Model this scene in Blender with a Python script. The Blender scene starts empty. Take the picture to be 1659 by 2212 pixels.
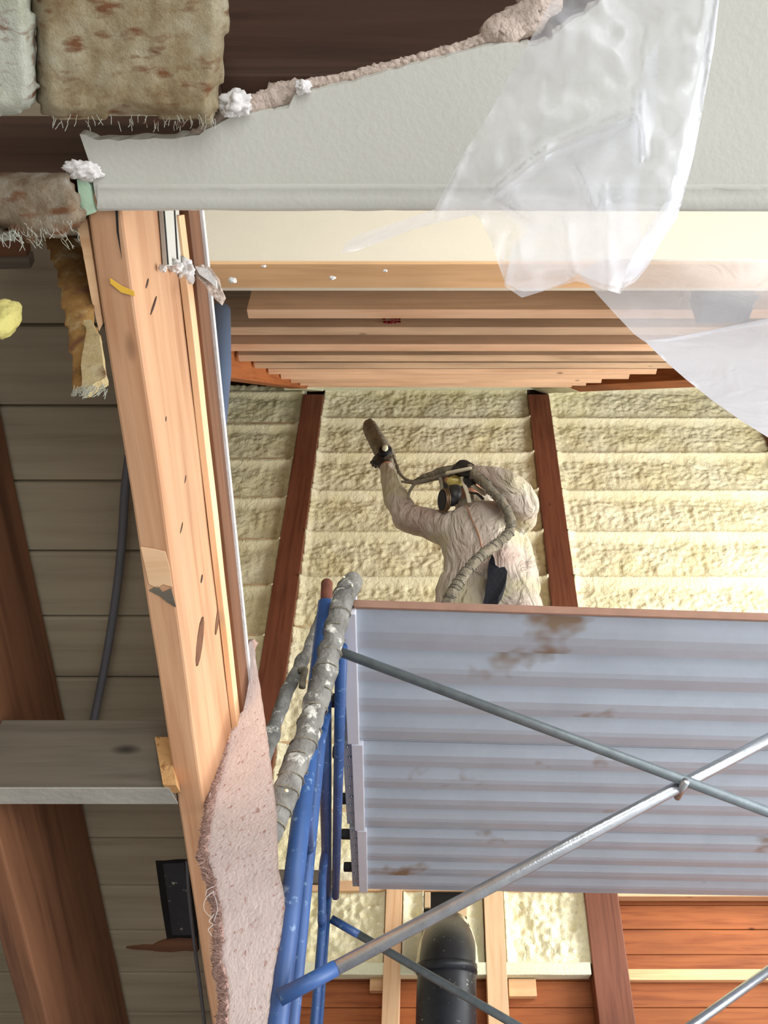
import bpy, bmesh, math, random
from math import sin, cos, tan, atan, radians as R, pi
from mathutils import Vector, Matrix, noise
random.seed(7)
C = bpy.context.scene.collection

# ---------------------------------------------------------------- camera
TH = R(41.6); F = 1800.0; CX, CY = 940.0, 1106.0; HC = 1.6
cam = bpy.data.objects.new('camera', bpy.data.cameras.new('camera')); C.objects.link(cam)
cam.location = (0, 0, HC); cam.rotation_euler = (pi / 2 + TH, 0, 0)
cam.data.sensor_fit = 'VERTICAL'; cam.data.sensor_height = 36; cam.data.lens = F / 2212 * 36
cam.data.shift_x = -(CX - 829.5) / 2212
cam.data.clip_start = .02
bpy.context.scene.camera = cam
# ---------------------------------------------------------------- light
W = bpy.data.worlds.new('daylight'); bpy.context.scene.world = W; W.use_nodes = True
W.node_tree.nodes['Background'].inputs[0].default_value = (.94, .97, 1, 1)
W.node_tree.nodes['Background'].inputs[1].default_value = .55
def area(name, loc, target, sx, sy, power, col=(1, 1, 1)):
    l = bpy.data.lights.new(name, 'AREA'); l.shape = 'RECTANGLE'; l.size = sx; l.size_y = sy; l.energy = power; l.color = col
    o = bpy.data.objects.new(name, l); C.objects.link(o); o.location = loc
    o.rotation_euler = (Vector(target) - Vector(loc)).to_track_quat('-Z', 'Y').to_euler()
    return o
area('window_daylight_right', (4.5, .5, 1.9), (-.6, 1.4, 1.5), 4.4, 2.8, 235, (.95, .975, 1))
area('window_daylight_rear', (1.6, -3.4, 1.3), (.2, 1.0, 1.2), 3.6, 2.0, 75, (.97, .98, 1))
area('window_daylight_dormer', (4.5, 3.0, 4.2), (-.8, 5.4, 4.4), 2.6, 2.2, 215, (1, .99, .96))
area('dormer_fill', (1.6, -.70, 4.0), (1.2, 5.4, 4.6), 4.4, 1.2, 90, (1, .99, .96))  # unseen fill lamp added in the upper void to brighten the dormer
vs = bpy.context.scene.view_settings
vs.view_transform = 'Standard'; vs.look = 'None'; vs.gamma = 1; vs.use_curve_mapping = False; vs.exposure = 0.35
bpy.context.scene.cycles.max_bounces = 8
bpy.context.scene.cycles.transparent_max_bounces = 16

# ---------------------------------------------------------------- helpers
def tane(py): return tan(TH + atan((CY - py) / F))
def U(px, py, d):
    """point of the place seen at photograph pixel px,py at horizontal distance d"""
    u, v = (px - CX) / F, (CY - py) / F
    y = cos(TH) - v * sin(TH); z = sin(TH) + v * cos(TH)
    return Vector((u * d / y, d, z * d / y + HC))
def PL(px, py, h0, s):
    """the same point on the sloping plane h = h0 + s*d"""
    return U(px, py, h0 / (tane(py) - s))
def sr(r, g=None, b=None):
    if g is None: g = b = r
    f = lambda c: (c / 255 / 12.92) if c / 255 <= .04045 else ((c / 255 + .055) / 1.055) ** 2.4
    return (f(r), f(g), f(b), 1)

def newmat(name):
    m = bpy.data.materials.new(name); m.use_nodes = True
    nt = m.node_tree; b = nt.nodes['Principled BSDF']
    return m, nt, b
def N(nt, t, **k):
    n = nt.nodes.new(t)
    for a, v in k.items():
        if a in n.inputs.keys(): n.inputs[a].default_value = v
        else: setattr(n, a, v)
    return n
def ramp(nt, stops):
    n = nt.nodes.new('ShaderNodeValToRGB'); e = n.color_ramp.elements
    while len(e) > 1: e.remove(e[0])
    e[0].position = stops[0][0]; e[0].color = stops[0][1]
    for p, c in stops[1:]:
        x = e.new(p); x.color = c
    return n
def coords(nt, scale=(1, 1, 1), rnd=True):
    tc = nt.nodes.new('ShaderNodeTexCoord'); mp = nt.nodes.new('ShaderNodeMapping')
    mp.inputs['Scale'].default_value = scale
    if rnd:
        oi = nt.nodes.new('ShaderNodeObjectInfo'); mu = N(nt, 'ShaderNodeVectorMath', operation='SCALE')
        va = N(nt, 'ShaderNodeVectorMath', operation='ADD')
        cb = nt.nodes.new('ShaderNodeCombineXYZ')
        for i in range(3): nt.links.new(oi.outputs['Random'], cb.inputs[i])
        mu.inputs['Scale'].default_value = 37.0
        nt.links.new(cb.outputs[0], mu.inputs[0]); nt.links.new(tc.outputs['Object'], va.inputs[0]); nt.links.new(mu.outputs[0], va.inputs[1])
        nt.links.new(va.outputs[0], mp.inputs[0])
    else:
        nt.links.new(tc.outputs['Object'], mp.inputs[0])
    return mp.outputs[0]
def mix(nt, fac, a, b, mode='MIX'):
    n = N(nt, 'ShaderNodeMix', data_type='RGBA', blend_type=mode)
    for s, v in ((0, fac), (6, a), (7, b)):
        if hasattr(v, 'is_output') or isinstance(v, bpy.types.NodeSocket): nt.links.new(v, n.inputs[s])
        else: n.inputs[s].default_value = v
    return n.outputs[2]
def bump(nt, bsdf, src, strength, dist=.01):
    b = N(nt, 'ShaderNodeBump'); b.inputs['Strength'].default_value = strength; b.inputs['Distance'].default_value = dist
    nt.links.new(src, b.inputs['Height']); nt.links.new(b.outputs[0], bsdf.inputs['Normal'])

def wood(name, light, dark, knots=True, rough=.65, grain=1.0, stain=None):
    """grain runs along the local x axis of each board"""
    m, nt, b = newmat(name)
    co = coords(nt, (1.2, 22, 22))
    n1 = N(nt, 'ShaderNodeTexNoise', Scale=1.6, Detail=6.0, Roughness=.6, Distortion=.4); nt.links.new(co, n1.inputs['Vector'])
    rp = ramp(nt, [(.3, dark), (.5, tuple((light[i] * .7 + dark[i] * .3) for i in range(3)) + (1,)), (.68, light)])
    nt.links.new(n1.outputs[0], rp.inputs[0]); col = rp.outputs[0]
    co3 = coords(nt, (.9, 2.2, 2.2))
    n3 = N(nt, 'ShaderNodeTexNoise', Scale=1.7, Detail=3.0); nt.links.new(co3, n3.inputs['Vector'])
    r3 = ramp(nt, [(.35, (.78, .76, .74, 1)), (.65, (1.08, 1.05, 1.02, 1))]); nt.links.new(n3.outputs[0], r3.inputs[0])
    col = mix(nt, .8, col, r3.outputs[0], 'MULTIPLY')
    if knots:
        co2 = coords(nt, (2.6, 7, 7))
        v = N(nt, 'ShaderNodeTexVoronoi', Scale=1.0); nt.links.new(co2, v.inputs['Vector'])
        rk = ramp(nt, [(0, (1, 1, 1, 1)), (.03, (.8, .8, .8, 1)), (.075, (0, 0, 0, 1))]); nt.links.new(v.outputs['Distance'], rk.inputs[0])
        col = mix(nt, rk.outputs[0], col, tuple(c * .32 for c in dark[:3]) + (1,))
    if stain:
        co4 = coords(nt, (1, 1, 1)); n4 = N(nt, 'ShaderNodeTexNoise', Scale=2.3, Detail=5.0, Roughness=.7); nt.links.new(co4, n4.inputs['Vector'])
        r4 = ramp(nt, [(.5, (0, 0, 0, 1)), (.68, (1, 1, 1, 1))]); nt.links.new(n4.outputs[0], r4.inputs[0])
        col = mix(nt, r4.outputs[0], col, stain)
    nt.links.new(col, b.inputs['Base Color']); b.inputs['Roughness'].default_value = rough
    b.inputs['Specular IOR Level'].default_value = .3
    bump(nt, b, n1.outputs[0], .25 * grain, .004)
    return m
def plain(name, col, rough=.6, metal=0, var=.15, scale=6, bmp=0, bscale=60, spec=.4, spots=None):
    m, nt, b = newmat(name)
    co = coords(nt)
    n = N(nt, 'ShaderNodeTexNoise', Scale=scale, Detail=5.0, Roughness=.6); nt.links.new(co, n.inputs['Vector'])
    a = tuple(c * (1 - var) for c in col[:3]) + (1,); z = tuple(min(1, c * (1 + var)) for c in col[:3]) + (1,)
    rp = ramp(nt, [(.3, a), (.7, z)]); nt.links.new(n.outputs[0], rp.inputs[0]); c = rp.outputs[0]
    if spots:
        n5 = N(nt, 'ShaderNodeTexNoise', Scale=spots[1], Detail=4.0, Roughness=.65); nt.links.new(co, n5.inputs['Vector'])
        r5 = ramp(nt, [(spots[2], (0, 0, 0, 1)), (spots[2] + .08, (1, 1, 1, 1))]); nt.links.new(n5.outputs[0], r5.inputs[0])
        c = mix(nt, r5.outputs[0], c, spots[0])
    nt.links.new(c, b.inputs['Base Color']); b.inputs['Roughness'].default_value = rough; b.inputs['Metallic'].default_value = metal
    b.inputs['Specular IOR Level'].default_value = spec
    if bmp:
        n2 = N(nt, 'ShaderNodeTexNoise', Scale=bscale, Detail=4.0); nt.links.new(co, n2.inputs['Vector']); bump(nt, b, n2.outputs[0], bmp, .01)
    return m

M = {}
M['rafter'] = wood('planed rafter wood', sr(204, 162, 126), sr(174, 124, 88))
M['stud'] = wood('fresh stud wood', sr(232, 196, 156), sr(214, 168, 124))
M['purlin'] = wood('pale framing wood', sr(234, 198, 166), sr(214, 172, 138))
M['purlin2'] = wood('pale grey framing wood', sr(214, 186, 156), sr(184, 156, 128))
M['post'] = wood('stained brown post', sr(128, 78, 56), sr(98, 54, 38), rough=.5)
M['oldwood'] = wood('old rafter wood', sr(124, 84, 58), sr(84, 54, 36))
M['greywood'] = wood('grey weathered plank', sr(118, 110, 96), sr(86, 78, 66))
M['darkwood'] = wood('dark attic wood', sr(84, 62, 50), sr(54, 40, 32), knots=False)
M['board'] = wood('whitewashed roof board', sr(158, 148, 124), sr(136, 124, 102), knots=False)
M['pine'] = wood('orange pine board', sr(172, 102, 56), sr(132, 70, 36))
M['trim'] = wood('blond header board', sr(238, 196, 148), sr(222, 176, 128), knots=False)
M['osb'] = plain('particle board', sr(206, 158, 102), .8, bmp=.4, bscale=120, spots=(sr(150, 104, 60), 60, .56))
M['gyp'] = plain('painted drywall', sr(193, 192, 182), .75, var=.03, bmp=.08, bscale=140)
M['cream'] = plain('cream painted drywall', sr(232, 222, 200), .8, var=.02, bmp=.1, bscale=120)
M['gypcore'] = plain('torn gypsum core', sr(196, 178, 164), .95, var=.15, scale=20, bmp=.8, bscale=90)
M['paperwhite'] = plain('torn white drywall paper', sr(218, 214, 210), .8, var=.04, bmp=.3, bscale=60)
M['greengyp'] = plain('green drywall back', sr(176, 204, 176), .8, var=.05, bmp=.2)
M['alu'] = plain('dull aluminium', sr(178, 186, 196), .42, metal=.3, var=.07, scale=5, bmp=.06, bscale=40, spots=(sr(140, 118, 98), 2.2, .62))
M['alulight'] = plain('bright aluminium edge', sr(226, 228, 236), .45, metal=.25, var=.04)
M['galv'] = plain('galvanised steel', sr(182, 186, 190), .3, metal=.85, var=.12, scale=30, bmp=.1, bscale=200)
M['galvdull'] = plain('dull galvanised steel', sr(128, 138, 142), .5, metal=.5, var=.15, scale=30, bmp=.1, bscale=200)
M['blue'] = plain('blue scaffold paint', sr(50, 84, 138), .42, var=.18, scale=9, spots=(sr(112, 142, 176), 40, .60), spec=.5)
M['rust'] = plain('rusty pin', sr(110, 66, 50), .7, metal=.3, var=.3, scale=30)
M['blackmetal'] = plain('black steel', sr(34, 34, 36), .6, metal=.4)
M['black'] = plain('black cloth', sr(16, 18, 26), .9, var=.2, scale=30, bmp=.4)
M['rubber'] = plain('black rubber', sr(44, 42, 40), .5, var=.25, scale=25, spots=(sr(150, 136, 112), 30, .60))
M['pipe'] = plain('black stovepipe', sr(44, 46, 50), .4, metal=.3, var=.25, scale=9, spots=(sr(200, 196, 176), 55, .66))
M['hose'] = plain('foam crusted hose', sr(112, 110, 104), .85, var=.5, scale=16, bmp=1.0, bscale=50, spots=(sr(196, 194, 184), 22, .58))
M['hosedark'] = plain('grimy hose', sr(124, 116, 98), .85, var=.4, scale=22, bmp=1.0, bscale=60)
M['cable'] = plain('grey cable', sr(96, 96, 100), .6, var=.1)
M['lit_edge'] = plain('lit grey wood edge', sr(170, 168, 158), .85, var=.12, scale=8, bmp=.3)
M['bluegrey'] = plain('blue grey duct', sr(74, 86, 106), .6, var=.14, scale=3)
M['carpet'] = plain('pink carpet backing', sr(242, 232, 228), .95, var=.04, scale=30, bmp=.3, bscale=170, spots=(sr(210, 176, 168), 110, .60))
M['pile'] = plain('pinkish carpet pile', sr(184, 150, 138), 1, var=.3, scale=60, bmp=1, bscale=200)
M['void'] = plain('dark void', sr(22, 20, 18), .95)
M['floor'] = plain('pale bounce floor', sr(194, 195, 198), .8, var=.05, scale=2)  # unseen floor kept pale to bounce light onto the undersides
M['wall'] = plain('painted plaster', sr(206, 198, 184), .85, var=.04)
M['foamgreen'] = plain('overspray coated wood', sr(222, 222, 190), .8, var=.06, scale=10, bmp=.4, bscale=60)
M['pinkwood'] = plain('overspray dusted girt', sr(218, 188, 146), .8, var=.12, scale=8, spots=(sr(236, 226, 186), 12, .52))
M['paint'] = plain('yellow marker', sr(218, 172, 60), .7, var=.1)
M['red'] = plain('red stamp ink', sr(150, 30, 40), .8)
M['brownedge'] = plain('plywood edge', sr(146, 112, 94), .8, var=.12, scale=20)
M['skin'] = plain('skin', sr(196, 140, 112), .6, var=.06)
M['strap'] = plain('pale strap', sr(206, 196, 170), .7, var=.1)
M['lens'] = plain('yellowed goggle lens', sr(196, 176, 96), .25, var=.1, spec=.7)

def foam_mat():
    m, nt, b = newmat('spray foam')
    co = coords(nt)
    n = N(nt, 'ShaderNodeTexNoise', Scale=3.0, Detail=4.0); nt.links.new(co, n.inputs['Vector'])
    rp = ramp(nt, [(.3, sr(228, 218, 172)), (.7, sr(242, 236, 204))]); nt.links.new(n.outputs[0], rp.inputs[0])
    nt.links.new(rp.outputs[0], b.inputs['Base Color']); b.inputs['Roughness'].default_value = .55
    n2 = N(nt, 'ShaderNodeTexNoise', Scale=26.0, Detail=3.0, Distortion=.8); nt.links.new(co, n2.inputs['Vector'])
    bump(nt, b, n2.outputs[0], .6, .02)
    return m
M['foam'] = foam_mat()
def batt_mat(name, cols, scl=(3, 3, 3)):
    m, nt, b = newmat(name)
    co = coords(nt, scl)
    n = N(nt, 'ShaderNodeTexNoise', Scale=4.0, Detail=8.0, Roughness=.7); nt.links.new(co, n.inputs['Vector'])
    k = len(cols); rp = ramp(nt, [(.32 + .36 * i / (k - 1), cols[i]) for i in range(k)]); nt.links.new(n.outputs[0], rp.inputs[0])
    co2 = coords(nt, (9, 26, 9)); n2 = N(nt, 'ShaderNodeTexNoise', Scale=3.0, Detail=5.0); nt.links.new(co2, n2.inputs['Vector'])
    r2 = ramp(nt, [(.55, (0, 0, 0, 1)), (.68, (1, 1, 1, 1))]); nt.links.new(n2.outputs[0], r2.inputs[0])
    c = mix(nt, r2.outputs[0], rp.outputs[0], sr(140, 92, 56))
    nt.links.new(c, b.inputs['Base Color']); b.inputs['Roughness'].default_value = 1
    n3 = N(nt, 'ShaderNodeTexNoise', Scale=30.0, Detail=6.0, Roughness=.8); nt.links.new(co, n3.inputs['Vector'])
    bump(nt, b, n3.outputs[0], 1, .012)
    return m
M['batt'] = batt_mat('tan insulation batt', [sr(138, 104, 66), sr(176, 154, 114), sr(204, 190, 156), sr(222, 212, 186)])
M['battpale'] = batt_mat('pale insulation batt', [sr(190, 190, 160), sr(226, 228, 210), sr(236, 238, 224)])
M['cream2'] = batt_mat('cream insulation face', [sr(200, 166, 104), sr(228, 204, 150), sr(240, 224, 184)])
M['battdark'] = batt_mat('brown insulation batt', [sr(96, 76, 56), sr(136, 112, 84), sr(176, 160, 136), sr(206, 204, 196)], (4, 2, 4))
M['battgold'] = batt_mat('golden insulation batt', [sr(86, 60, 34), sr(170, 122, 58), sr(196, 150, 82), sr(236, 220, 178)])

def suit_mat():
    m, nt, b = newmat('dusty coverall fabric')
    co = coords(nt)
    n = N(nt, 'ShaderNodeTexNoise', Scale=3.2, Detail=4.0); nt.links.new(co, n.inputs['Vector'])
    rp = ramp(nt, [(.34, sr(168, 146, 134)), (.5, sr(186, 174, 160)), (.62, sr(182, 174, 142)), (.72, sr(196, 196, 196))]); nt.links.new(n.outputs[0], rp.inputs[0])
    nt.links.new(rp.outputs[0], b.inputs['Base Color']); b.inputs['Roughness'].default_value = .6
    co2 = coords(nt, (1, 1, .35)); n2 = N(nt, 'ShaderNodeTexNoise', Scale=10.0, Detail=4.0, Distortion=2.2); nt.links.new(co2, n2.inputs['Vector'])
    bump(nt, b, n2.outputs[0], 1, .045)
    return m
M['suit'] = suit_mat()
def film_mat(name, alpha_lo, alpha_hi, tint=(.93, .95, 1, 1)):
    m, nt, b = newmat(name)
    out = nt.nodes['Material Output']
    co = coords(nt, rnd=False)
    n = N(nt, 'ShaderNodeTexNoise', Scale=5.0, Detail=4.0, Distortion=1.0); nt.links.new(co, n.inputs['Vector'])
    lw = N(nt, 'ShaderNodeLayerWeight'); lw.inputs['Blend'].default_value = .35
    mr = N(nt, 'ShaderNodeMapRange'); nt.links.new(n.outputs[0], mr.inputs[0]); mr.inputs[1].default_value = .3; mr.inputs[2].default_value = .7
    mr.inputs[3].default_value = alpha_lo; mr.inputs[4].default_value = alpha_hi
    ad = N(nt, 'ShaderNodeMath', operation='ADD', use_clamp=True); mu = N(nt, 'ShaderNodeMath', operation='MULTIPLY')
    nt.links.new(lw.outputs['Facing'], mu.inputs[0]); mu.inputs[1].default_value = .25
    nt.links.new(mr.outputs[0], ad.inputs[0]); nt.links.new(mu.outputs[0], ad.inputs[1])
    tr = nt.nodes.new('ShaderNodeBsdfTransparent'); tl = nt.nodes.new('ShaderNodeBsdfTranslucent'); tl.inputs[0].default_value = tint
    b.inputs['Base Color'].default_value = tint; b.inputs['Roughness'].default_value = .25; b.inputs['Specular IOR Level'].default_value = .7
    m1 = nt.nodes.new('ShaderNodeMixShader'); m1.inputs[0].default_value = .45
    nt.links.new(b.outputs[0], m1.inputs[1]); nt.links.new(tl.outputs[0], m1.inputs[2])
    m2 = nt.nodes.new('ShaderNodeMixShader'); nt.links.new(ad.outputs[0], m2.inputs[0])
    nt.links.new(tr.outputs[0], m2.inputs[1]); nt.links.new(m1.outputs[0], m2.inputs[2]); nt.links.new(m2.outputs[0], out.inputs['Surface'])
    n2 = N(nt, 'ShaderNodeTexNoise', Scale=14.0, Detail=3.0, Distortion=1.5); nt.links.new(co, n2.inputs['Vector'])
    bp = N(nt, 'ShaderNodeBump'); bp.inputs['Strength'].default_value = .35; bp.inputs['Distance'].default_value = .01
    nt.links.new(n2.outputs[0], bp.inputs['Height']); nt.links.new(bp.outputs[0], b.inputs['Normal'])
    return m
M['film'] = film_mat('clear plastic film', .24, .48)
M['filmveil'] = film_mat('milky plastic film', .50, .56)
M['filmwhite'] = film_mat('doubled milky plastic film', .93, .97)

# ---- linking
def link(name, bm, mat, parent=None, smooth=False, mw=None, keep=False):
    """one mesh object; origin moved to its base unless a frame mw is given"""
    me = bpy.data.meshes.new(name)
    if mw is None:
        vs_ = [v.co for v in bm.verts]
        lo = Vector((min(v.x for v in vs_), min(v.y for v in vs_), min(v.z for v in vs_)))
        hi = Vector((max(v.x for v in vs_), max(v.y for v in vs_), max(v.z for v in vs_)))
        c = Vector(((lo.x + hi.x) / 2, (lo.y + hi.y) / 2, lo.z))
        bmesh.ops.translate(bm, verts=bm.verts, vec=-c); mw = Matrix.Translation(c)
    bm.normal_update(); bm.to_mesh(me); bm.free()
    for m in (mat if isinstance(mat, (list, tuple)) else [mat]): me.materials.append(m)
    if smooth: me.polygons.foreach_set('use_smooth', [True] * len(me.polygons))
    o = bpy.data.objects.new(name, me); C.objects.link(o)
    if parent is not None:
        o.parent = parent; pm = parent.get('_w'); pl = WORLD[parent.name]
        o.matrix_basis = pl.inverted() @ mw
    else: o.matrix_basis = mw
    WORLD[o.name] = mw.copy()
    return o
WORLD = {}
def tag(o, label=None, cat=None, group=None, kind=None):
    if label: o['label'] = label
    if cat: o['category'] = cat
    if group: o['group'] = group
    if kind: o['kind'] = kind
    return o
def thing(name, loc, label, cat, group=None):
    o = bpy.data.objects.new(name, None); C.objects.link(o); o.location = loc; o.empty_display_size = .1
    WORLD[o.name] = Matrix.Translation(Vector(loc)); return tag(o, label, cat, group)
def struct(name, bm, mat, **k):
    o = link(name, bm, mat, **k); o['kind'] = 'structure'; return o
def box(bm, lo, hi, bev=0):
    r = bmesh.ops.create_cube(bm, size=1)
    for v in r['verts']:
        v.co = Vector([(lo[i] + hi[i]) / 2 + v.co[i] * (hi[i] - lo[i]) for i in range(3)])
    if bev:
        es = list({e for v in r['verts'] for e in v.link_edges})
        bmesh.ops.bevel(bm, geom=es, offset=bev, segments=2, affect='EDGES', profile=.5)
def B(lo, hi, bev=0):
    bm = bmesh.new(); box(bm, lo, hi, bev); return bm
def hexa(bm, p):
    """p: 8 points, bottom 4 then top 4"""
    v = [bm.verts.new(q) for q in p]
    for f in ((0, 3, 2, 1), (4, 5, 6, 7), (0, 1, 5, 4), (1, 2, 6, 5), (2, 3, 7, 6), (3, 0, 4, 7)): bm.faces.new([v[i] for i in f])
def frame_of(p0, p1, up=Vector((0, 0, 1))):
    x = (p1 - p0).normalized(); y = up.cross(x).normalized(); z = x.cross(y)
    m = Matrix((x, y, z)).transposed().to_4x4(); m.translation = p0; return m
def beam(name, p0, p1, y0, y1, z0, z1, mat, parent=None, up=Vector((0, 0, 1)), bev=.003, seg=24, wob=.0):
    """timber with its grain along p0-p1; y0..y1, z0..z1 are its section in the local frame"""
    p0, p1 = Vector(p0), Vector(p1); mw = frame_of(p0, p1, up); L = (p1 - p0).length
    bm = B((0, y0, z0), (L, y1, z1), bev)
    if wob:
        es = [e for e in bm.edges if abs(e.verts[0].co.x - e.verts[1].co.x) > L * .5]
        bmesh.ops.subdivide_edges(bm, edges=es, cuts=seg, use_grid_fill=True)
        for v in bm.verts: v.co += Vector((0, noise.noise(v.co * 5 + Vector((p0.y * 9, 0, 0))), noise.noise(v.co * 5 + Vector((3, p0.y * 7, 9))))) * wob
    return link(name, bm, mat, parent, mw=mw)
def spline(pts, n=8):
    pts = [Vector(p) for p in pts]; out = []
    P = [pts[0] * 2 - pts[1]] + pts + [pts[-1] * 2 - pts[-2]]
    for i in range(1, len(P) - 2):
        for k in range(n):
            t = k / n; a, b, c, d = P[i - 1], P[i], P[i + 1], P[i + 2]
            out.append(.5 * ((2 * b) + (c - a) * t + (2 * a - 5 * b + 4 * c - d) * t * t + (3 * b - a - 3 * c + d) * t ** 3))
    out.append(pts[-1]); return out
def tube(bm, pts, rad, seg=12, caps='flat', rough=0, rs=30, flat=None):
    pts = [Vector(p) for p in pts]; n = len(pts)
    if not isinstance(rad, (list, tuple)): rad = [rad] * n
    if len(rad) != n: rad = [rad[0] + (rad[-1] - rad[0]) * i / (n - 1) if len(rad) == 2 else rad[min(len(rad) - 1, int(round(i * (len(rad) - 1) / (n - 1))))] for i in range(n)]
    rad = list(rad)
    if caps == 'round':
        a, b = pts[0] - pts[1], pts[-1] - pts[-2]
        if a.length: a.normalize()
        if b.length: b.normalize()
        pre, post = [], []
        for q in (80, 50, 25): pre.append((pts[0] + a * rad[0] * sin(R(q)), rad[0] * cos(R(q))))
        for q in (25, 50, 80): post.append((pts[-1] + b * rad[-1] * sin(R(q)), rad[-1] * cos(R(q))))
        pts = [p for p, _ in pre] + pts + [p for p, _ in post]; rad = [r for _, r in pre] + rad + [r for _, r in post]; n = len(pts)
    t0 = (pts[1] - pts[0]).normalized(); u = t0.orthogonal().normalized(); rings = []
    for i in range(n):
        t = (pts[min(i + 1, n - 1)] - pts[max(i - 1, 0)]).normalized()
        u = (u - t * u.dot(t)).normalized(); w = t.cross(u); ring = []
        for k in range(seg):
            a = 2 * pi * k / seg; off = u * cos(a) + w * sin(a)
            if flat: off = Vector((off.x * flat[0], off.y * flat[1], off.z * flat[2]))
            p = pts[i] + off * rad[i]
            if rough: p += off * noise.noise(p * rs) * rough
            ring.append(bm.verts.new(p))
        rings.append(ring)
    for i in range(n - 1):
        for k in range(seg): bm.faces.new((rings[i][k], rings[i][(k + 1) % seg], rings[i + 1][(k + 1) % seg], rings[i + 1][k]))
    bm.faces.new(rings[0][::-1]); bm.faces.new(rings[-1])
def T(*a, **k):
    bm = bmesh.new(); tube(bm, *a, **k); return bm
def slab(outline, thick_vec, mid=None, jit=0):
    """solid plate from an ordered outline of points and a thickness vector"""
    bm = bmesh.new(); a = [bm.verts.new(Vector(p)) for p in outline]; tv = Vector(thick_vec)
    b = [bm.verts.new(Vector(p) + tv + Vector((random.uniform(-jit, jit), random.uniform(-jit, jit), 0))) for p in outline]
    n = len(a)
    f1 = bm.faces.new(a); f2 = bm.faces.new(b[::-1])
    for i in range(n): bm.faces.new((a[i], b[i], b[(i + 1) % n], a[(i + 1) % n]))
    bmesh.ops.triangulate(bm, faces=[f1, f2]); bmesh.ops.recalc_face_normals(bm, faces=bm.faces)
    return bm
def lump(c, r, amp=.3, sub=3, sc=(1, 1, 1), fr=12):
    bm = bmesh.new(); bmesh.ops.create_icosphere(bm, subdivisions=sub, radius=1)
    for v in bm.verts:
        k = 1 + noise.noise(v.co * 2 + Vector(c) * fr) * amp + noise.noise(v.co * 5 + Vector(c) * fr) * amp * .6
        v.co = Vector((v.co.x * sc[0], v.co.y * sc[1], v.co.z * sc[2])) * r * k + Vector(c)
    return bm
def ragged(pts, n=5, amp=6):
    """extra ragged pixel points along a polyline"""
    out = []
    for (a, b), (c, d) in zip(pts, pts[1:]):
        for k in range(n):
            t = k / n; j = amp if k else 0
            out.append((a + (c - a) * t + random.uniform(-j, j), b + (d - b) * t + random.uniform(-j, j)))
    out.append(pts[-1]); return out

# ================================================================ the setting
D = 5.5; K = D / 4.6; Z = lambda h: HC + h
S = -.4727                                   # fall of the near roof slope
struct('floor', B((-3.3, -3.8, -.12), (4.9, 5.9, 0)), M['floor'])
struct('wall_left', B((-3.3, -3.8, 0), (-3.1, 5.9, Z(6.9))), M['wall'])
struct('wall_rear', B((-3.3, -4.0, 0), (-.6, -3.8, Z(6.9))), M['wall'])
struct('ceiling_sky_block', B((-3.3, -3.8, Z(7.2)), (5.2, 5.9, Z(7.35))), M['darkwood'])  # unseen slab added above the roof to keep sky light out
# far wall: pine planking below, dark sheathing behind the foam
bm = bmesh.new(); z = 0.0; i = 0
while z < Z(1.9):
    box(bm, (-3.1, D + .02 + (.004 if i % 2 else 0), z), (5.2, D + .06, z + .137), .004); z += .14; i += 1
struct('wall_far', bm, M['pine'])
struct('wall_far_upper', B((-3.1, D + .03, Z(1.9)), (5.2, D + .12, Z(7.2))), M['darkwood'])

# near roof slope: whitewashed boards laid across the rafters
bm = bmesh.new(); H1 = 1.53; step = .0815 * H1
dk = .5317 * H1 + .010
k0 = -24
for k in range(-24, 17):
    a, b = dk + k * step + .0025, dk + (k + 1) * step - .0025
    xr = -.40 if a > .5 else 4.4
    hs = [(-3.1, a), (xr, a), (xr, b), (-3.1, b)]
    if abs(k - 12) <= 0 or k in (13, ): pass
    lo = [Vector((x, d, Z(H1 + S * d))) for x, d in hs]
    segs = [(-3.1, xr)]
    if k in (10, 11): segs = [(-3.1, -.545), (-.47, xr)]
    for x0, x1 in segs:
        pts = [(x0, a), (x1, a), (x1, b), (x0, b)]
        hexa(bm, [Vector((x, d, Z(H1 + S * d))) for x, d in pts] + [Vector((x, d, Z(H1 + S * d + .02))) for x, d in pts])
bmesh.ops.bevel(bm, geom=[e for e in bm.edges if abs(e.verts[0].co.x - e.verts[1].co.x) > 1], offset=.003, segments=1, affect='EDGES')
struct('ceiling', bm, M['board'])
# underlay above the boards
bm = bmesh.new()
for x0, x1, da, db in ((-3.1, 4.4, -2.4, .5), (-3.1, -.4, .5, 2.9)):
    q = [(x0, da), (x1, da), (x1, db), (x0, db)]
    hexa(bm, [Vector((x, d, Z(H1 + S * d + .05))) for x, d in q] + [Vector((x, d, Z(H1 + S * d + .08))) for x, d in q])
struct('ceiling_underlay', bm, M['void'])

# dormer: near cream wall face and the sheathing above the purlins
HD = 1.44 * K; HB = tane(578) * HD
struct('wall_near', B((-1.35, HD - .02, Z(HB)), (4.6, HD + .10, Z(7.0))), M['cream'])
bm = bmesh.new()
def slope_h(d): return .70 + 1.05 * d
pts = [(-3.1, HD), (4.6, HD), (4.6, D + .05), (-3.1, D + .05)]
hexa(bm, [Vector((x, d, Z(slope_h(d) + .42))) for x, d in pts] + [Vector((x, d, Z(slope_h(d) + .50))) for x, d in pts])
struct('ceiling_dormer', bm, M['greywood'])

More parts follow.
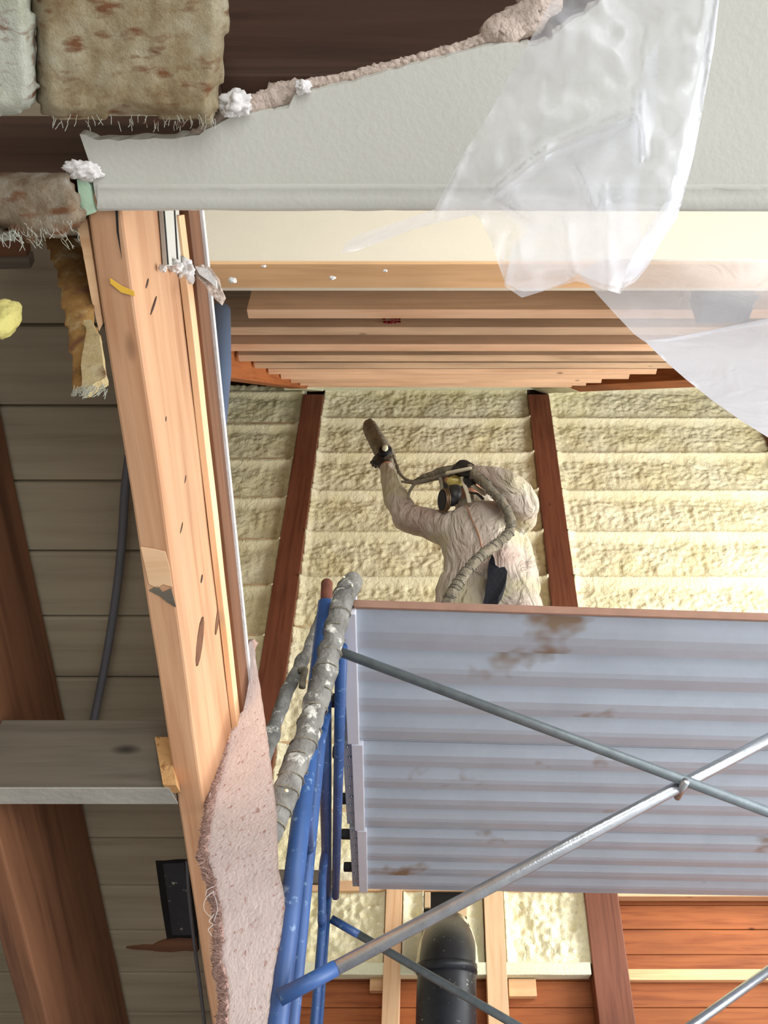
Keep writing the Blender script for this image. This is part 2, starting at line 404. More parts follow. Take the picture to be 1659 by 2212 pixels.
# ---- torn drywall under the near slope
GH = 1.195
edge = ragged([(172, 290), (212, 303), (300, 302), (360, 300), (430, 292), (500, 252), (560, 240), (622, 236)], 4, 3) + \
       ragged([(636, 205), (700, 190), (800, 166), (900, 138), (1000, 112), (1100, 92), (1150, 100), (1190, 88), (1215, 60), (1290, 10), (1400, -120), (1480, -300)], 5, 3)
out = [PL(x, y, GH, S) for x, y in edge] + [PL(x, y, GH, S) for x, y in [(2300, -300), (2300, 457), (1659, 457), (1300, 456), (1000, 454)]]
out += [PL(x, y, GH, S) for x, y in ragged([(900, 453), (700, 449), (520, 449), (350, 451), (216, 456)], 4, 1.5)] + [PL(205, 420, GH, S), PL(196, 360, GH, S)]
g = link('drywall_sheet', slab(out, (0, 0, .014), jit=.002), M['gyp'])
tag(g, 'large torn white drywall sheet under the near roof slope, ragged along its upper edge', 'drywall')
# bead along its lower edge
bm = bmesh.new(); n = 60
for j, (yy, dz) in enumerate(((399, 0), (404, -.0035), (428, -.002), (447, -.004), (456, 0))): pass
rows_ = []
for yy, dz in ((397, .001), (401, -.0055), (406, -.004), (425, -.0025), (444, -.006), (456, .001), (458, .013)):
    rows_.append([bm.verts.new(PL(212 + (2300 - 212) * i / n, yy + random.uniform(-1.2, 1.2), GH, S) + Vector((0, 0, dz + (noise.noise(Vector((i * .6, yy, 0))) * .0014)))) for i in range(n + 1)])
for a, b in zip(rows_, rows_[1:]):
    for i in range(n): bm.faces.new((a[i], a[i + 1], b[i + 1], b[i]))
link('corner_bead', bm, M['gyp'], g, smooth=True)
# broken core and paper along the torn edge
bm = bmesh.new()
es = [(430, 290), (500, 248), (560, 225), (640, 190), (700, 180), (800, 158), (900, 130), (1000, 105), (1080, 70), (1140, 40), (1180, 0)]
for (a, b), (c, d_) in zip(es, es[1:]):
    for k in range(7):
        t = k / 7; wid = 6 + 3 * random.random() + (22 if a >= 1050 else (12 if 430 < a < 640 else 0))
        p = PL(a + (c - a) * t, b + (d_ - b) * t, GH + .012, S)
        l = lump(p, .0045 + wid * .00042, .5, 2, (1.3, 1, .7), 90); me_ = bpy.data.meshes.new('t'); l.to_mesh(me_); l.free(); bm.from_mesh(me_)
link('broken_core', bm, M['gypcore'], g, smooth=True)
for (x, y, r) in ((512, 222, .017), (495, 238, .010), (655, 188, .009)):
    o = link('torn_paper', lump(PL(x, y, GH - .005, S), r, .5, 4, (1, .8, .8), 50), M['paperwhite'], g, smooth=True); o['label'] = 'scrap of torn white paper'

# ================================================================ near rafters
def rafter_px(name, x0, x1, dA, dB, hb, ht, mat, label):
    root = thing(name, (x0, dA, Z(hb + S * dA)), label, 'rafter')
    up = Vector((0, 0, 1)); ang = atan(S); cv = cos(ang)
    p0 = Vector((x0, dA, Z(hb + S * dA))); p1 = Vector((x0, dB, Z(hb + S * dB)))
    # local y axis points to -x
    beam('timber', p0, p1, -(x1 - x0), 0, 0, (ht - hb) * cv, mat, root, bev=.004, wob=.0025, seg=40)
    return root, p0, p1
big, p0, p1 = rafter_px('roof_rafter', -.428, -.384, .50, 3.0, 1.2, 1.50, M['rafter'], 'big planed orange rafter running down the left of the opening beside the scaffold')
# lighter furring, orange strip and white drywall edge along the top of its right face
def strip(name, xa, xb, ha, hb_, mat, dA, dB, lab=None, jit=0):
    q0 = Vector((xa, dA, Z(ha + S * dA))); q1 = Vector((xa, dB, Z(ha + S * dB)))
    o = beam(name, q0, q1, -(xb - xa), 0, 0, (hb_ - ha) * cos(atan(S)), mat, big, bev=.001, wob=jit, seg=50)
    if lab: o['label'] = lab
strip('furring_strip', -.383, -.372, 1.420, 1.452, M['stud'], .62, 2.9, 'pale splintered furring strip', .002)
strip('side_board', -.385, -.366, 1.452, 1.52, M['oldwood'], .6, 2.9, 'orange board above the furring')
strip('drywall_edge', -.383, -.361, 1.519, 1.530, M['paperwhite'], .6, 2.9, 'thin white drywall edge', .001)
# knots and chips
for (px, py, w, h_) in ((318, 612, 3, 12), (332, 660, 3, 26), (470, 1340, 12, 34), (432, 1385, 22, 52), (400, 1035, 3, 10), (452, 1060, 4, 16), (358, 905, 3, 5), (392, 1140, 2, 14), (436, 1250, 3, 10)):
    t = (px - CX) / F; v = (CY - py) / F; yy = cos(TH) - v * sin(TH); d = -.3835 / t * yy
    c = U(px, py, d); bm = bmesh.new()
    r = bmesh.ops.create_icosphere(bm, subdivisions=2, radius=1)
    for q in bm.verts: q.co = Vector((q.co.x * .0012, q.co.y * .0009 * w, q.co.z * .0007 * h_ - q.co.y * .0004 * h_)) + c
    o = link('knot', bm, M['oldwood'] if w > 10 else M['darkwood'], big, smooth=True)
for lb_, pts in (('pale scraped patch', [(304, 1182), (330, 1186), (357, 1192), (366, 1226), (372, 1268), (352, 1262), (340, 1270), (322, 1262), (313, 1222)]), ('splintered dent', [(322, 1276), (340, 1266), (352, 1280), (370, 1272), (380, 1312), (360, 1300), (345, 1288)])):
    o = link('scraped_patch', slab([PL(x, y, 1.1985, S) for x, y in pts], (0, 0, .001)), M['stud'] if 'pale' in lb_ else M['greywood'], big); o['label'] = lb_
o = link('marker_stripe', slab([PL(x, y, 1.197, S) for x, y in [(238, 602), (262, 618), (290, 630), (291, 640), (262, 632), (238, 612)]], (0, 0, .001)), M['paint'], big); o['label'] = 'yellow marker smear'
# long check at the upper end
o = link('crack', slab([PL(x, y, 1.197, S) for x, y in [(249, 452), (254, 452), (256, 500), (263, 560), (252, 500)]], (0, 0, .001)), M['void'], big)
# drywall remnant nailed on its right face
def onface(px, py, X):
    yy = cos(TH) - (CY - py) / F * sin(TH); return U(px, py, X / ((px - CX) / F) * yy)
rem = link('drywall_strip', slab([onface(x, y, -.376) for x, y in [(351, 440), (386, 440), (394, 574), (361, 574)]], (-.006, 0, 0)), M['gyp']); tag(rem, 'narrow grey drywall strip fixed to the big rafter under the torn ceiling', 'drywall strip')
for a, b in (((352, 440), (362, 572)), ((375, 440), (383, 572))):
    link('dark_joint', slab([onface(a[0], a[1], -.3755), onface(a[0] + 3, a[1], -.3755), onface(b[0] + 3, b[1], -.3755), onface(b[0], b[1], -.3755)], (-.003, 0, 0)), M['void'], rem)
pa = thing('drywall_scrap', onface(400, 575, -.375), 'torn white drywall scrap curling off the big rafter beside the orange header', 'drywall scrap')
for (x, y, r, s_) in ((378, 574, .010, (1, 1.1, .7)), (400, 584, .014, (1, 1.4, .9)), (425, 580, .010, (1, 1.3, .9)), (352, 580, .005, (1, 1, 1))):
    link('torn_paper', lump(onface(x, y, -.375), r, .45, 4, s_, 60), M['paperwhite'], pa, smooth=True)
fl = [(420, 574), (452, 576), (470, 600), (476, 622), (484, 640), (476, 656), (458, 640), (440, 612), (425, 598)]
link('peeled_paper', slab([U(x, y, .70 + (x - 420) * .0004) for x, y in fl], (.002, .004, .001)), M['gypcore'], pa)
link('white_face', slab([U(x, y, .694 + (x - 420) * .0004) for x, y in [(422, 576), (448, 580), (466, 604), (468, 622), (450, 606), (430, 592)]], (.001, .003, .001)), M['paperwhite'], pa)

r2, _, _ = rafter_px('roof_rafter', -.79, -.742, -.6, 2.9, 1.2, 1.52, M['oldwood'], 'old brown rafter at the left edge, parallel to the big one')
r3, _, _ = rafter_px('roof_rafter', -1.19, -1.145, -.6, 3.0, 1.2, 1.52, M['oldwood'], 'brown rafter in the lower left corner, furthest from the opening')
# blocking plank between the two rafters
bd = 1.30
blk = link('blocking_plank', B((-.741, bd, Z(.431 * bd)), (-.429, bd + .062, Z(.523 * bd)), .002), M['greywood'])
blk.rotation_euler = (0, 0, 0); tag(blk, 'grey weathered plank fixed crosswise between the two left rafters', 'plank')
link('lit_underside', B((-.741, bd, Z(.431 * bd) - .002), (-.429, bd + .062, Z(.431 * bd))), M['lit_edge'], blk)['label'] = 'lower edge of the plank, light painted into its pale tone'  # paler colour paints in the light on the plank's underside
osb = link('wood_block', slab([U(x, y, 1.29) for x, y in [(334, 1592), (364, 1592), (381, 1697), (352, 1695)]], (0, .03, 0)), M['osb']); tag(osb, 'small particle board block wedged at the plank end against the big rafter', 'block')
dw = link('wood_cleat', B((-.462, 1.33, Z(.68)), (-.43, 1.40, Z(.74))), M['oldwood']); tag(dw, 'dark wooden cleat above the grey plank beside the big rafter', 'cleat')
# cables
cb = spline([PL(x, y, 1.50, S) for x, y in [(279, 985), (270, 1060), (264, 1160), (254, 1260), (238, 1370), (222, 1460), (204, 1550), (196, 1600)]])
tag(link('grey_cable', T(cb, .0075, 10), M['cable'], smooth=True), 'thick grey cable sagging below the whitewashed boards', 'cable')
cb = spline([PL(x, y, 1.46, S) for x, y in [(404, 1860), (408, 1930), (420, 2040), (432, 2130), (444, 2230)]])
tag(link('thin_cable', T(cb, .004, 8), M['cable'], smooth=True), 'thin dark cable along the big rafter beside the black roof hole', 'cable')
# hole in the boards
hp = [PL(x, y, H1 - .002, S) for x, y in ragged([(336, 1861), (412, 1858), (430, 2052), (364, 2048), (336, 1861)], 4, 1.5)[:-1]]
hole = link('vent_opening', slab(hp, (0, 0, .06)), M['void']); tag(hole, 'black rectangular hole cut in the whitewashed boards beside the big rafter', 'opening')
o = link('dark_duct', slab([PL(x, y, H1 - .004, S) for x, y in [(352, 1866), (398, 1864), (414, 2020), (372, 2020)]], (0, 0, .01)), M['pipe'], hole)
link('broken_lip', slab([PL(x, y, H1 - .004, S) for x, y in ragged([(272, 2048), (330, 2044), (365, 2030), (425, 2028), (428, 2056), (340, 2056), (300, 2052), (272, 2048)], 3, 2)[:-1]], (0, 0, .004)), M['oldwood'], hole)['label'] = 'splintered brown wood at the hole'

# ---- attic cavity over the torn ceiling
beam('roof_blocking', PL(-200, 372, 1.21, S), PL(452, 372, 1.21, S) + Vector((0, 0, 0)), 0, .05, 0, .16, M['darkwood'], bev=.002)
tag(bpy.data.objects['roof_blocking'], 'dark brown board crossing the cavity under the tan insulation', 'board')
b2 = beam('roof_blocking', PL(482, 218, 1.23, S), PL(1500, 218, 1.23, S), -.03, .03, 0, .05, M['darkwood'], bev=.002); tag(b2, 'attic board deep in the torn ceiling hole, shade painted into its dark brown', 'board')  # dark wood colour carries the shadow inside the cavity
b3 = link('roof_blocking', B((-.382, -.1, Z(1.285)), (2.2, .60, Z(1.30))), M['darkwood']); tag(b3, 'wide board added at the top of the torn ceiling hole, painted dark for the cavity shade', 'board')  # added board whose dark colour stands for the unlit cavity

def pad(name, outline, h0, s, thick, mat, label, cat, amp=.012, parent=None, step_=11, fr=14, dfun=None):
    """soft fibrous slab filling a pixel outline on a sloping plane, with real thickness"""
    xs = [p[0] for p in outline]; ys = [p[1] for p in outline]
    def inside(x, y):
        c = False; j = len(outline) - 1
        for i in range(len(outline)):
            (xi, yi), (xj, yj) = outline[i], outline[j]
            if (yi > y) != (yj > y) and x < (xj - xi) * (y - yi) / (yj - yi) + xi: c = not c
            j = i
        return c
    def dist(x, y):
        best = 1e9
        for i in range(len(outline)):
            (x1, y1), (x2, y2) = outline[i - 1], outline[i]
            dx, dy = x2 - x1, y2 - y1; L = dx * dx + dy * dy or 1
            t = max(0, min(1, ((x - x1) * dx + (y - y1) * dy) / L)); best = min(best, math.hypot(x - x1 - t * dx, y - y1 - t * dy))
        return best
    bm = bmesh.new(); lo, hi = {}, {}
    nx = int((max(xs) - min(xs)) / step_) + 1; ny = int((max(ys) - min(ys)) / step_) + 1
    cell = set()
    for i in range(nx):
        for j in range(ny):
            if inside(min(xs) + (i + .5) * step_, min(ys) + (j + .5) * step_): cell.add((i, j))
    def vert(dic, i, j, top):
        if (i, j) in dic: return dic[i, j]
        x, y = min(xs) + i * step_, min(ys) + j * step_
        x += noise.noise(Vector((i * .7, j * .7, 3))) * step_ * .5; y += noise.noise(Vector((i * .7, j * .7, 9))) * step_ * .5
        p = dfun(x, y) if dfun else PL(x, y, h0, s)
        e = min(1, dist(x, y) / 26); n_ = noise.noise(p * fr) * amp + noise.noise(p * fr * 3.3) * amp * .5
        dirn = (p - Vector((0, 0, HC))).normalized()
        q = p + dirn * (thick * (.5 - .5 * e ** .5) + n_) if not top else p + dirn * (thick * (.5 + .5 * e ** .5) + n_)
        dic[i, j] = bm.verts.new(q); return dic[i, j]
    for (i, j) in cell:
        bm.faces.new([vert(lo, *q, False) for q in ((i, j), (i + 1, j), (i + 1, j + 1), (i, j + 1))])
        bm.faces.new([vert(hi, *q, True) for q in ((i, j + 1), (i + 1, j + 1), (i + 1, j), (i, j))])
        for (di, dj, a, b) in ((-1, 0, (i, j), (i, j + 1)), (1, 0, (i + 1, j), (i + 1, j + 1)), (0, -1, (i, j), (i + 1, j)), (0, 1, (i, j + 1), (i + 1, j + 1))):
            if (i + di, j + dj) not in cell:
                bm.faces.new([vert(lo, *a, False), vert(hi, *a, True), vert(hi, *b, True), vert(lo, *b, False)])
    bmesh.ops.recalc_face_normals(bm, faces=bm.faces)
    o = link(name, bm, mat, parent, smooth=True)
    md = o.modifiers.new('sub', 'SUBSURF'); md.levels = md.render_levels = 1
    if label: tag(o, label, cat)
    return o
def fibres(name, parent, src, n, L, mat, r=.00035):
    bm = bmesh.new()
    for _ in range(n):
        p, dr = src(); a = p; q = [a]
        for k in range(3):
            a = a + (dr + Vector([random.uniform(-.35, .35) for _ in range(3)])) * L / 3.6; q.append(a)
        tube(bm, q, r, 4)
    return link(name, bm, mat, parent)
ib = pad('insulation_batt', [(66, -60), (492, -60), (490, 60), (486, 150), (470, 215), (462, 268), (400, 262), (330, 252), (262, 244), (200, 262), (120, 262), (84, 240), (76, 150)], 1.14, S, .08, M['batt'], 'big mottled tan insulation batt hanging at the top left', 'insulation', .006)
def src():
    x = random.uniform(100, 470); return PL(x, 262 + random.uniform(-16, 4), 1.13, S), Vector((random.uniform(-.5, .5), .6, -.6))
fibres('loose_fibres', ib, src, 50, .014, M['battpale'])
pad('insulation_batt', [(-120, -60), (64, -60), (78, 90), (84, 190), (76, 226), (40, 248), (-10, 256), (-120, 256)], 1.12, S, .08, M['battpale'], 'pale greenish insulation batt in the top left corner', 'insulation', .005)
ib2 = pad('insulation_batt', [(-90, 372), (150, 372), (178, 440), (186, 478), (150, 502), (120, 520), (80, 512), (60, 530), (20, 492), (-90, 520)], 1.16, S, .06, M['battdark'], 'grey brown torn insulation batt under the dark board at the left', 'insulation', .012)
def src():
    x = random.uniform(0, 170); return PL(x, 505 + random.uniform(-30, 18), 1.12, S), Vector((random.uniform(-.3, 1), .6, -.5))
fibres('loose_fibres', ib2, src, 60, .016, M['battpale'])
hang = pad('insulation_strip', [(92, 512), (150, 508), (180, 540), (196, 620), (206, 700), (216, 720), (226, 790), (232, 820), (200, 846), (160, 848), (156, 790), (146, 720), (130, 640), (124, 590)], 0, 0, .035, M['battgold'], 'golden torn insulation strip dangling beside the big rafter', 'insulation', .006, step_=8, dfun=lambda x, y: U(x, y, .62))
link('pale_face', slab([U(x, y, .612) for x, y in ragged([(181, 690), (200, 694), (214, 720), (222, 780), (228, 815), (200, 832), (176, 842), (178, 760), (186, 720), (181, 690)], 3, 3)[:-1]], (0, .012, 0)), M['cream2'], hang)['label'] = 'cream inner face of the insulation'
def src():
    return U(random.uniform(158, 232), 838 + random.uniform(-10, 8), .61), Vector((random.uniform(-.5, .5), 0, -1))
fibres('loose_fibres', hang, src, 60, .014, M['battpale'])
tag(link('wood_lath', slab([PL(x, y, 1.21, S) for x, y in [(162, 470), (188, 474), (222, 700), (214, 716), (196, 640), (178, 540)]], (0, 0, .02)), M['stud']), 'pale wood lath between the dangling insulation and the big rafter', 'lath')
tag(link('drywall_scrap', slab([PL(x, y, GH, S) for x, y in [(166, 388), (178, 378), (196, 404), (202, 440), (208, 458), (186, 466), (172, 440)]], (0, 0, .012)), M['greengyp']), 'pale green drywall scrap at the corner of the torn ceiling', 'drywall scrap')
tag(link('paper_scrap', lump(PL(180, 368, GH - .005, S), .012, .5, 4, (1.6, .9, .6), 40), M['paperwhite'], smooth=True), 'small torn white paper scrap above the green drywall scrap', 'paper scrap')
tag(link('insulation_tuft', lump(U(6, 690, .60), .020, .14, 4, (1, .8, 1.7), 14), plain('yellow insulation', sr(196, 186, 112), 1, bmp=.6), smooth=True), 'yellow insulation tuft hanging at the left edge', 'insulation')
tag(link('insulation_tuft', lump(U(4, 500, .55), .012, .5, 3, (1.8, .8, 1), 14), M['battpale']), 'small cream insulation tuft at the left edge above the boards', 'insulation')
sh = thing('wood_offcut', PL(20, 560, 1.44, S), 'short brown offcut with a grey strip under the boards at the left edge', 'offcut')
link('board', slab([PL(x, y, 1.44, S) for x, y in [(-30, 500), (50, 505), (58, 556), (-30, 556)]], (0, 0, .02)), M['oldwood'], sh)
link('grey_strip', slab([PL(x, y, 1.435, S) for x, y in [(-30, 558), (62, 558), (66, 580), (-30, 582)]], (0, 0, .02)), M['greywood'], sh)

# ================================================================ dormer roof framing
hdr = link('header_board', B((-1.30, HD - .03, Z(HB) - .024), (4.4, HD - .03 + .085 * K, Z(HB) - .003), .002), M['trim']); tag(hdr, 'blond header board along the lower edge of the cream wall', 'header')
for x, y, r in ((502, 606, .014), (718, 600, .010), (832, 585, .008), (570, 575, .008)):
    o = link('paper_scrap', lump(U(x, y, HD - .04), r, .6, 2, (1.1, .5, 1), 40), M['paperwhite'], hdr); o['label'] = 'torn white drywall paper'
names = ['nearest', 'second', 'third', 'fourth', 'fifth', 'sixth', 'seventh', 'eighth', 'ninth', 'tenth']
pd = [(1.75, 674, -.80, 2.6), (2.0, 711, -1.13, 2.6), (2.25, 747, -1.13, 2.4), (2.5, 770, -1.13, 2.0), (2.747, 786, -1.13, 1.62), (3.0, 799, -1.13, 1.50), (3.26, 810, -1.13, 1.42), (3.5, 819, -1.13, 1.3), (3.72, 825, -1.12, 1.25), (3.95, 829, -1.12, 1.2)]
purl = []
for i, (d, py, xa, xb) in enumerate(pd):
    d *= K; h = tane(py + 3) * d
    o = beam('roof_purlin', (xa, d, Z(h)), (xb, d, Z(h)), -.019, .026, 0, .24, M['purlin'] if i not in (1, 3, 4) else M['purlin2'], bev=.002)
    tag(o, ('%s pale purlin of the dormer roof counted from the header board' % names[i]) if i else 'nearest and widest looking pale purlin, just behind the header board', 'purlin', 'purlins of the dormer roof'); purl.append(o)
# ink stamps on two purlins
bm = bmesh.new(); d = 2.0 * K - .028
for r_ in range(2):
    for c_ in range(5):
        x = 829 + c_ * 7.5; y = 684 + r_ * 9
        for q in range(3):
            a = U(x + random.uniform(0, 4), y + random.uniform(0, 5), d); s_ = .0065
            box(bm, a - Vector((s_ * random.uniform(.5, 1.4), .0012, s_ * random.uniform(.3, 1))), a + Vector((s_, .0012, s_ * .5)))
o = link('ink_stamp', bm, M['red'], purl[1]); o['label'] = 'red grade stamp'
bm = bmesh.new(); d = 3.0 * K - .028
for c_ in range(5):
    a = U(808 + c_ * 4, 787, d); box(bm, a - Vector((.003, .001, .008)), a + Vector((.003, .001, .008)))
o = link('ink_stamp', bm, M['black'], purl[5]); o['label'] = 'small black grade stamp'
# sloping rafters that land on the posts
def srafter(xa, da, xb, db, label):
    ha, hb = .2555 + 1.139 * da, .2555 + 1.139 * db
    root = thing('dormer_rafter', (xb, db, Z(hb)), label, 'rafter')
    beam('timber', (xa, da, Z(ha)), (xb, db, Z(hb)), -.075, .075, 0, .20, M['pine'], root, bev=.004)
    a, b = Vector((xa, da, Z(ha))), Vector((xb, db, Z(hb))); c = b + (a - b) * .2
    cf = beam('foam_coat', c, b + (b - a) * .01, -.08, .08, -.004, .2, M['foamgreen'], root, bev=.01, wob=.006); cf['label'] = 'pale overspray coating at the rafter end'
srafter(-1.24, 2.2, -1.19, D - .1, 'orange dormer rafter landing on the left brown post')
srafter(2.15, 3.0, 1.03, D - .1, 'orange dormer rafter landing on the middle brown post, half behind the plastic')
pl_ = beam('wall_plate', U(612, 836, D - .16), U(1268, 834, D - .16), -.04, .05, 0, .14, M['foamgreen'], bev=.01, wob=.004); tag(pl_, 'pale foam coated plate across the top of the middle bay', 'beam')
tag(link('shadow_gap', B((-1.1, D - .07, Z(tane(841) * (D - .07)) - .01), (.95, D - .03, Z(tane(836) * (D - .03)) + .02)), M['darkwood']), 'dark strip painted in for the shaded gap between the foam coated plate and the foam wall', 'strip')  # solid dark strip stands in for shade inside the gap
# blue grey duct beside the big rafter
dd = 1.9
dct = [U(478, 670, dd), U(478, 800, dd), U(474, 880, dd), U(470, 980, dd)]
tag(link('hanging_duct', T(dct, [.036, .036, .03, .02], 16), M['bluegrey'], smooth=True), 'dark blue grey tube hanging behind the top of the big rafter', 'tube')
# dark box on the dormer framing, seen through the plastic
vb = thing('vent_box', U(1560, 650, 1.95), 'dark blue grey box under the purlins, blurred behind the plastic sheet', 'box')
c = U(1562, 640, 1.93); link('body', B(c - Vector((.105, .05, .075)), c + Vector((.105, .08, .075)), .006), M['bluegrey'], vb)
link('rim', B(c - Vector((.115, .055, .085)), c + Vector((.115, -.040, -.070)), .003), M['bluegrey'], vb)

# ================================================================ far wall: posts, foam, girts
PX = [(-1.30, -1.10), (.915, 1.12), (3.11, 3.31)]
plab = ['left brown post rising behind the blue scaffold legs', 'middle brown post just right of the spraying worker', 'rightmost brown post, showing beside the plastic sheet edge']
topz = Z(tane(850) * (D - .13))
for (a, b), lb in zip(PX, plab):
    x = (a + b) / 2
    o = beam('wall_post', (x, D - .13, 0.0), (x, D - .13, topz - .01), -(b - a) / 2, (b - a) / 2, 0, .14, M['post'], up=Vector((0, 1, 0)), bev=.005); tag(o, lb, 'post')
def rowz(k): return Z(D * (1.0936 - .0875 * k))
def foam_bay(xa, xb, zlo, zhi, off, label, rows=True, res=.016, front=.045):
    nx = int((xb - xa) / res); nz = int((zhi - zlo) / res); bm = bmesh.new(); g = []
    for j in range(nz + 1):
        z = zlo + (zhi - zlo) * j / nz; row = []
        for i in range(nx + 1):
            x = xa + (xb - xa) * i / nx
            k = (rowz(0) + off - z) / (D * .0875); t = k - math.floor(k)     # t: 0 just under a girt, 1 just above the next
            p = Vector((x, z, off * 7))
            n1 = noise.noise(p * 9) * .014 + noise.noise(Vector((x * 26, z * 32, 5))) * .015 + abs(noise.noise(Vector((x * 42, z * 54, 1)))) * .012
            n1 += noise.noise(Vector((x * 4, z * 5, 31))) * .010
            if rows:
                env = min(1, max(0, (t - .06) / .16)) * min(1, max(0, (1 - t) / .07))
                lip = .072 * max(0, 1 - t / .22) ** 1.4
                y = D - front - lip - .014 * (1 if t > .96 else 0) - n1 * (.12 + env) - .018 * env * sin(pi * min(1, t)) + .028 * max(0, 1 - abs(t - .955) / .06)
            else:
                e = min(1, min(x - xa, xb - x, z - zlo, zhi - z) / .06); y = D - front - .02 * (1 - e) - n1 * (.4 + 1.7 * e)
            es = min(x - xa, xb - x); y -= .03 * max(0, 1 - es / .06)
            row.append(bm.verts.new((x, y, z)))
        g.append(row)
    for j in range(nz):
        for i in range(nx): bm.faces.new((g[j][i], g[j][i + 1], g[j + 1][i + 1], g[j + 1][i]))
    # back and rim so that the foam is a solid slab
    rim = [g[0][i] for i in range(nx + 1)] + [g[j][nx] for j in range(1, nz + 1)] + [g[nz][i] for i in range(nx - 1, -1, -1)] + [g[j][0] for j in range(nz - 1, 0, -1)]
    bk = [bm.verts.new((v.co.x, D + .015, v.co.z)) for v in rim]; m_ = len(rim)
    for i in range(m_): bm.faces.new((rim[i], bk[i], bk[(i + 1) % m_], rim[(i + 1) % m_]))
    bmesh.ops.recalc_face_normals(bm, faces=bm.faces)
    o = link('spray_foam', bm, M['foam'], smooth=True); tag(o, label, 'foam insulation', 'spray foam filling the bays of the far wall'); return o
ZT = Z(tane(842) * D)
Z1 = Z(.313 * D)
foam_bay(-3.05, -1.30, Z1, ZT, -.075, 'cream spray foam in the bay left of the left brown post, behind the big rafter', res=.02)
foam_bay(-1.10, .915, Z1, ZT, 0, 'cream ribbed spray foam in the middle bay behind the worker', res=.0145)
foam_bay(1.12, 3.11, Z1, ZT, 0, 'cream ribbed spray foam in the bay right of the middle brown post', res=.0145)
foam_bay(3.31, 4.6, Z1, ZT, 0, 'cream spray foam right of the rightmost brown post', res=.03)
for k in range(0, 9):
    z = rowz(k)
    for (xa, xb, off) in ((-3.05, -1.31, -.075), (-1.095, .91, 0), (1.125, 3.1, 0)):
        if k == 0 and off: pass
        zz = z + off
        if zz < Z1 + .03: continue
        o = beam('wall_girt', (xa, D - .03, zz - .004), (xb, D - .03, zz - .004), -.052, .02, 0, .028, M['pinkwood'], bev=.004, wob=.004, seg=60)
        bay = 'left bay' if off else ('middle bay' if xb < 1 else 'right bay')
        ords = ['top', 'second', 'third', 'fourth', 'fifth', 'sixth', 'seventh', 'eighth', 'ninth']
        tag(o, '%s foam dusted girt counted down from the top of the %s' % (ords[k], bay) if k else 'topmost foam dusted girt of the %s' % bay, 'girt', 'girts between the foam rows')

# ---- lower wall
def wx(px, py, d=D - .05): return U(px, py, d).x
def wz(py, d=D - .05): return U(900, py, d).z
zt, zb, zb2 = wz(1915), wz(2085), wz(2112)
for (xa, xb, ya, yb, lab) in ((-3.0, 1.1, 1908, 1930, 'blond plate under the upper foam rows, just below the scaffold deck'), (1.12, 3.1, 1926, 1942, 'blond strip over the orange pine boards right of the lower post')):
    o = beam('wall_plate', (xa, D - .03, wz(yb)), (xb, D - .03, wz(yb)), -.07, .02, 0, wz(ya) - wz(yb), M['stud'], bev=.003); tag(o, lab, 'plate')
SX = [(wx(833, 2000), wx(868, 2000)), (wx(1046, 2000), wx(1088, 2000))]
for (a, b), lb in zip(SX, ('blond wall stud left of the black stovepipe', 'blond wall stud right of the black stovepipe')):
    x = (a + b) / 2; o = beam('wall_stud', (x, D - .02, 0), (x, D - .02, zt - .02), -(b - a) / 2, (b - a) / 2, -.02, .085, M['stud'], up=Vector((0, 1, 0)), bev=.003)
    o.location.y -= .085; tag(o, lb, 'stud')
def cell(px0, px1, label, front=.05):
    return foam_bay(wx(px0, 2000), wx(px1, 2000), zb, zt - .02, 0, label, rows=False, res=.012, front=front)
cell(560, 831, 'cream foam panel low on the wall behind the blue scaffold legs')
cell(870, 915, 'narrow cream foam panel between the left stud and the stovepipe')
cell(1008, 1044, 'narrow greenish foam panel between the stovepipe and the right stud', .035)
cell(1090, 1268, 'cream foam panel low on the wall between right stud and brown post')
o = beam('wall_plate', (-3.0, D - .03, zb2), (wx(940, 2100), D - .03, zb2), -.09, .02, 0, zb - zb2, M['foamgreen'], bev=.005, wob=.003); tag(o, 'foam dusted plate under the low foam panels, left of the stovepipe', 'plate')
o = beam('wall_plate', (wx(1025, 2100), D - .03, zb2), (.905, D - .03, zb2), -.09, .02, 0, zb - zb2, M['foamgreen'], bev=.005, wob=.003); tag(o, 'foam dusted plate under the low foam panels, right of the stovepipe', 'plate')
o = beam('wall_batten', (1.125, D - .01, wz(2116)), (3.1, D - .01, wz(2116)), -.03, .03, 0, wz(2092) - wz(2116), M['trim'], bev=.003); tag(o, 'pale batten across the orange pine boards at the lower right', 'batten')
for (x0, x1, y0, y1, lb) in ((798, 832, 2112, 2140, 'small blond block against the pine boards left of the left stud'), (1100, 1160, 2114, 2152, 'blond wood block against the pine boards right of the right stud')):
    tag(link('wood_block', B((wx(x0, y1), D - .05, wz(y1)), (wx(x1, y1), D + .02, wz(y0)), .003), M['trim']), lb, 'block')
# hole and stovepipe
tag(link('wall_opening', B((wx(917, 2000), D - .075, wz(2098)), (wx(1008, 2000), D + .01, wz(1930))), M['void']), 'black opening in the wall where the stovepipe enters', 'opening')
for x0, x1, y0, y1, lb in ((917, 930, 1932, 1966, 'short reddish stub left of the wall opening'), (985, 1008, 1960, 1985, 'short reddish stub right of the wall opening')):
    tag(link('wood_block', B((wx(x0, y1), D - .10, wz(y1)), (wx(x1, y1), D - .02, wz(y0)), .003), M['pinkwood']), lb, 'block')
sp = thing('stovepipe', U(965, 2300, 4.65), 'black stovepipe with foam dust rising and bending into the wall', 'stovepipe')
cp = spline([U(964, 2500, 4.7), U(964, 2212, 4.7), U(965, 2120, 4.72), U(968, 2070, 4.80), U(968, 2045, 5.0), U(966, 2025, 5.42)], 6)
link('pipe', T(cp, .150, 28), M['pipe'], sp, smooth=True)
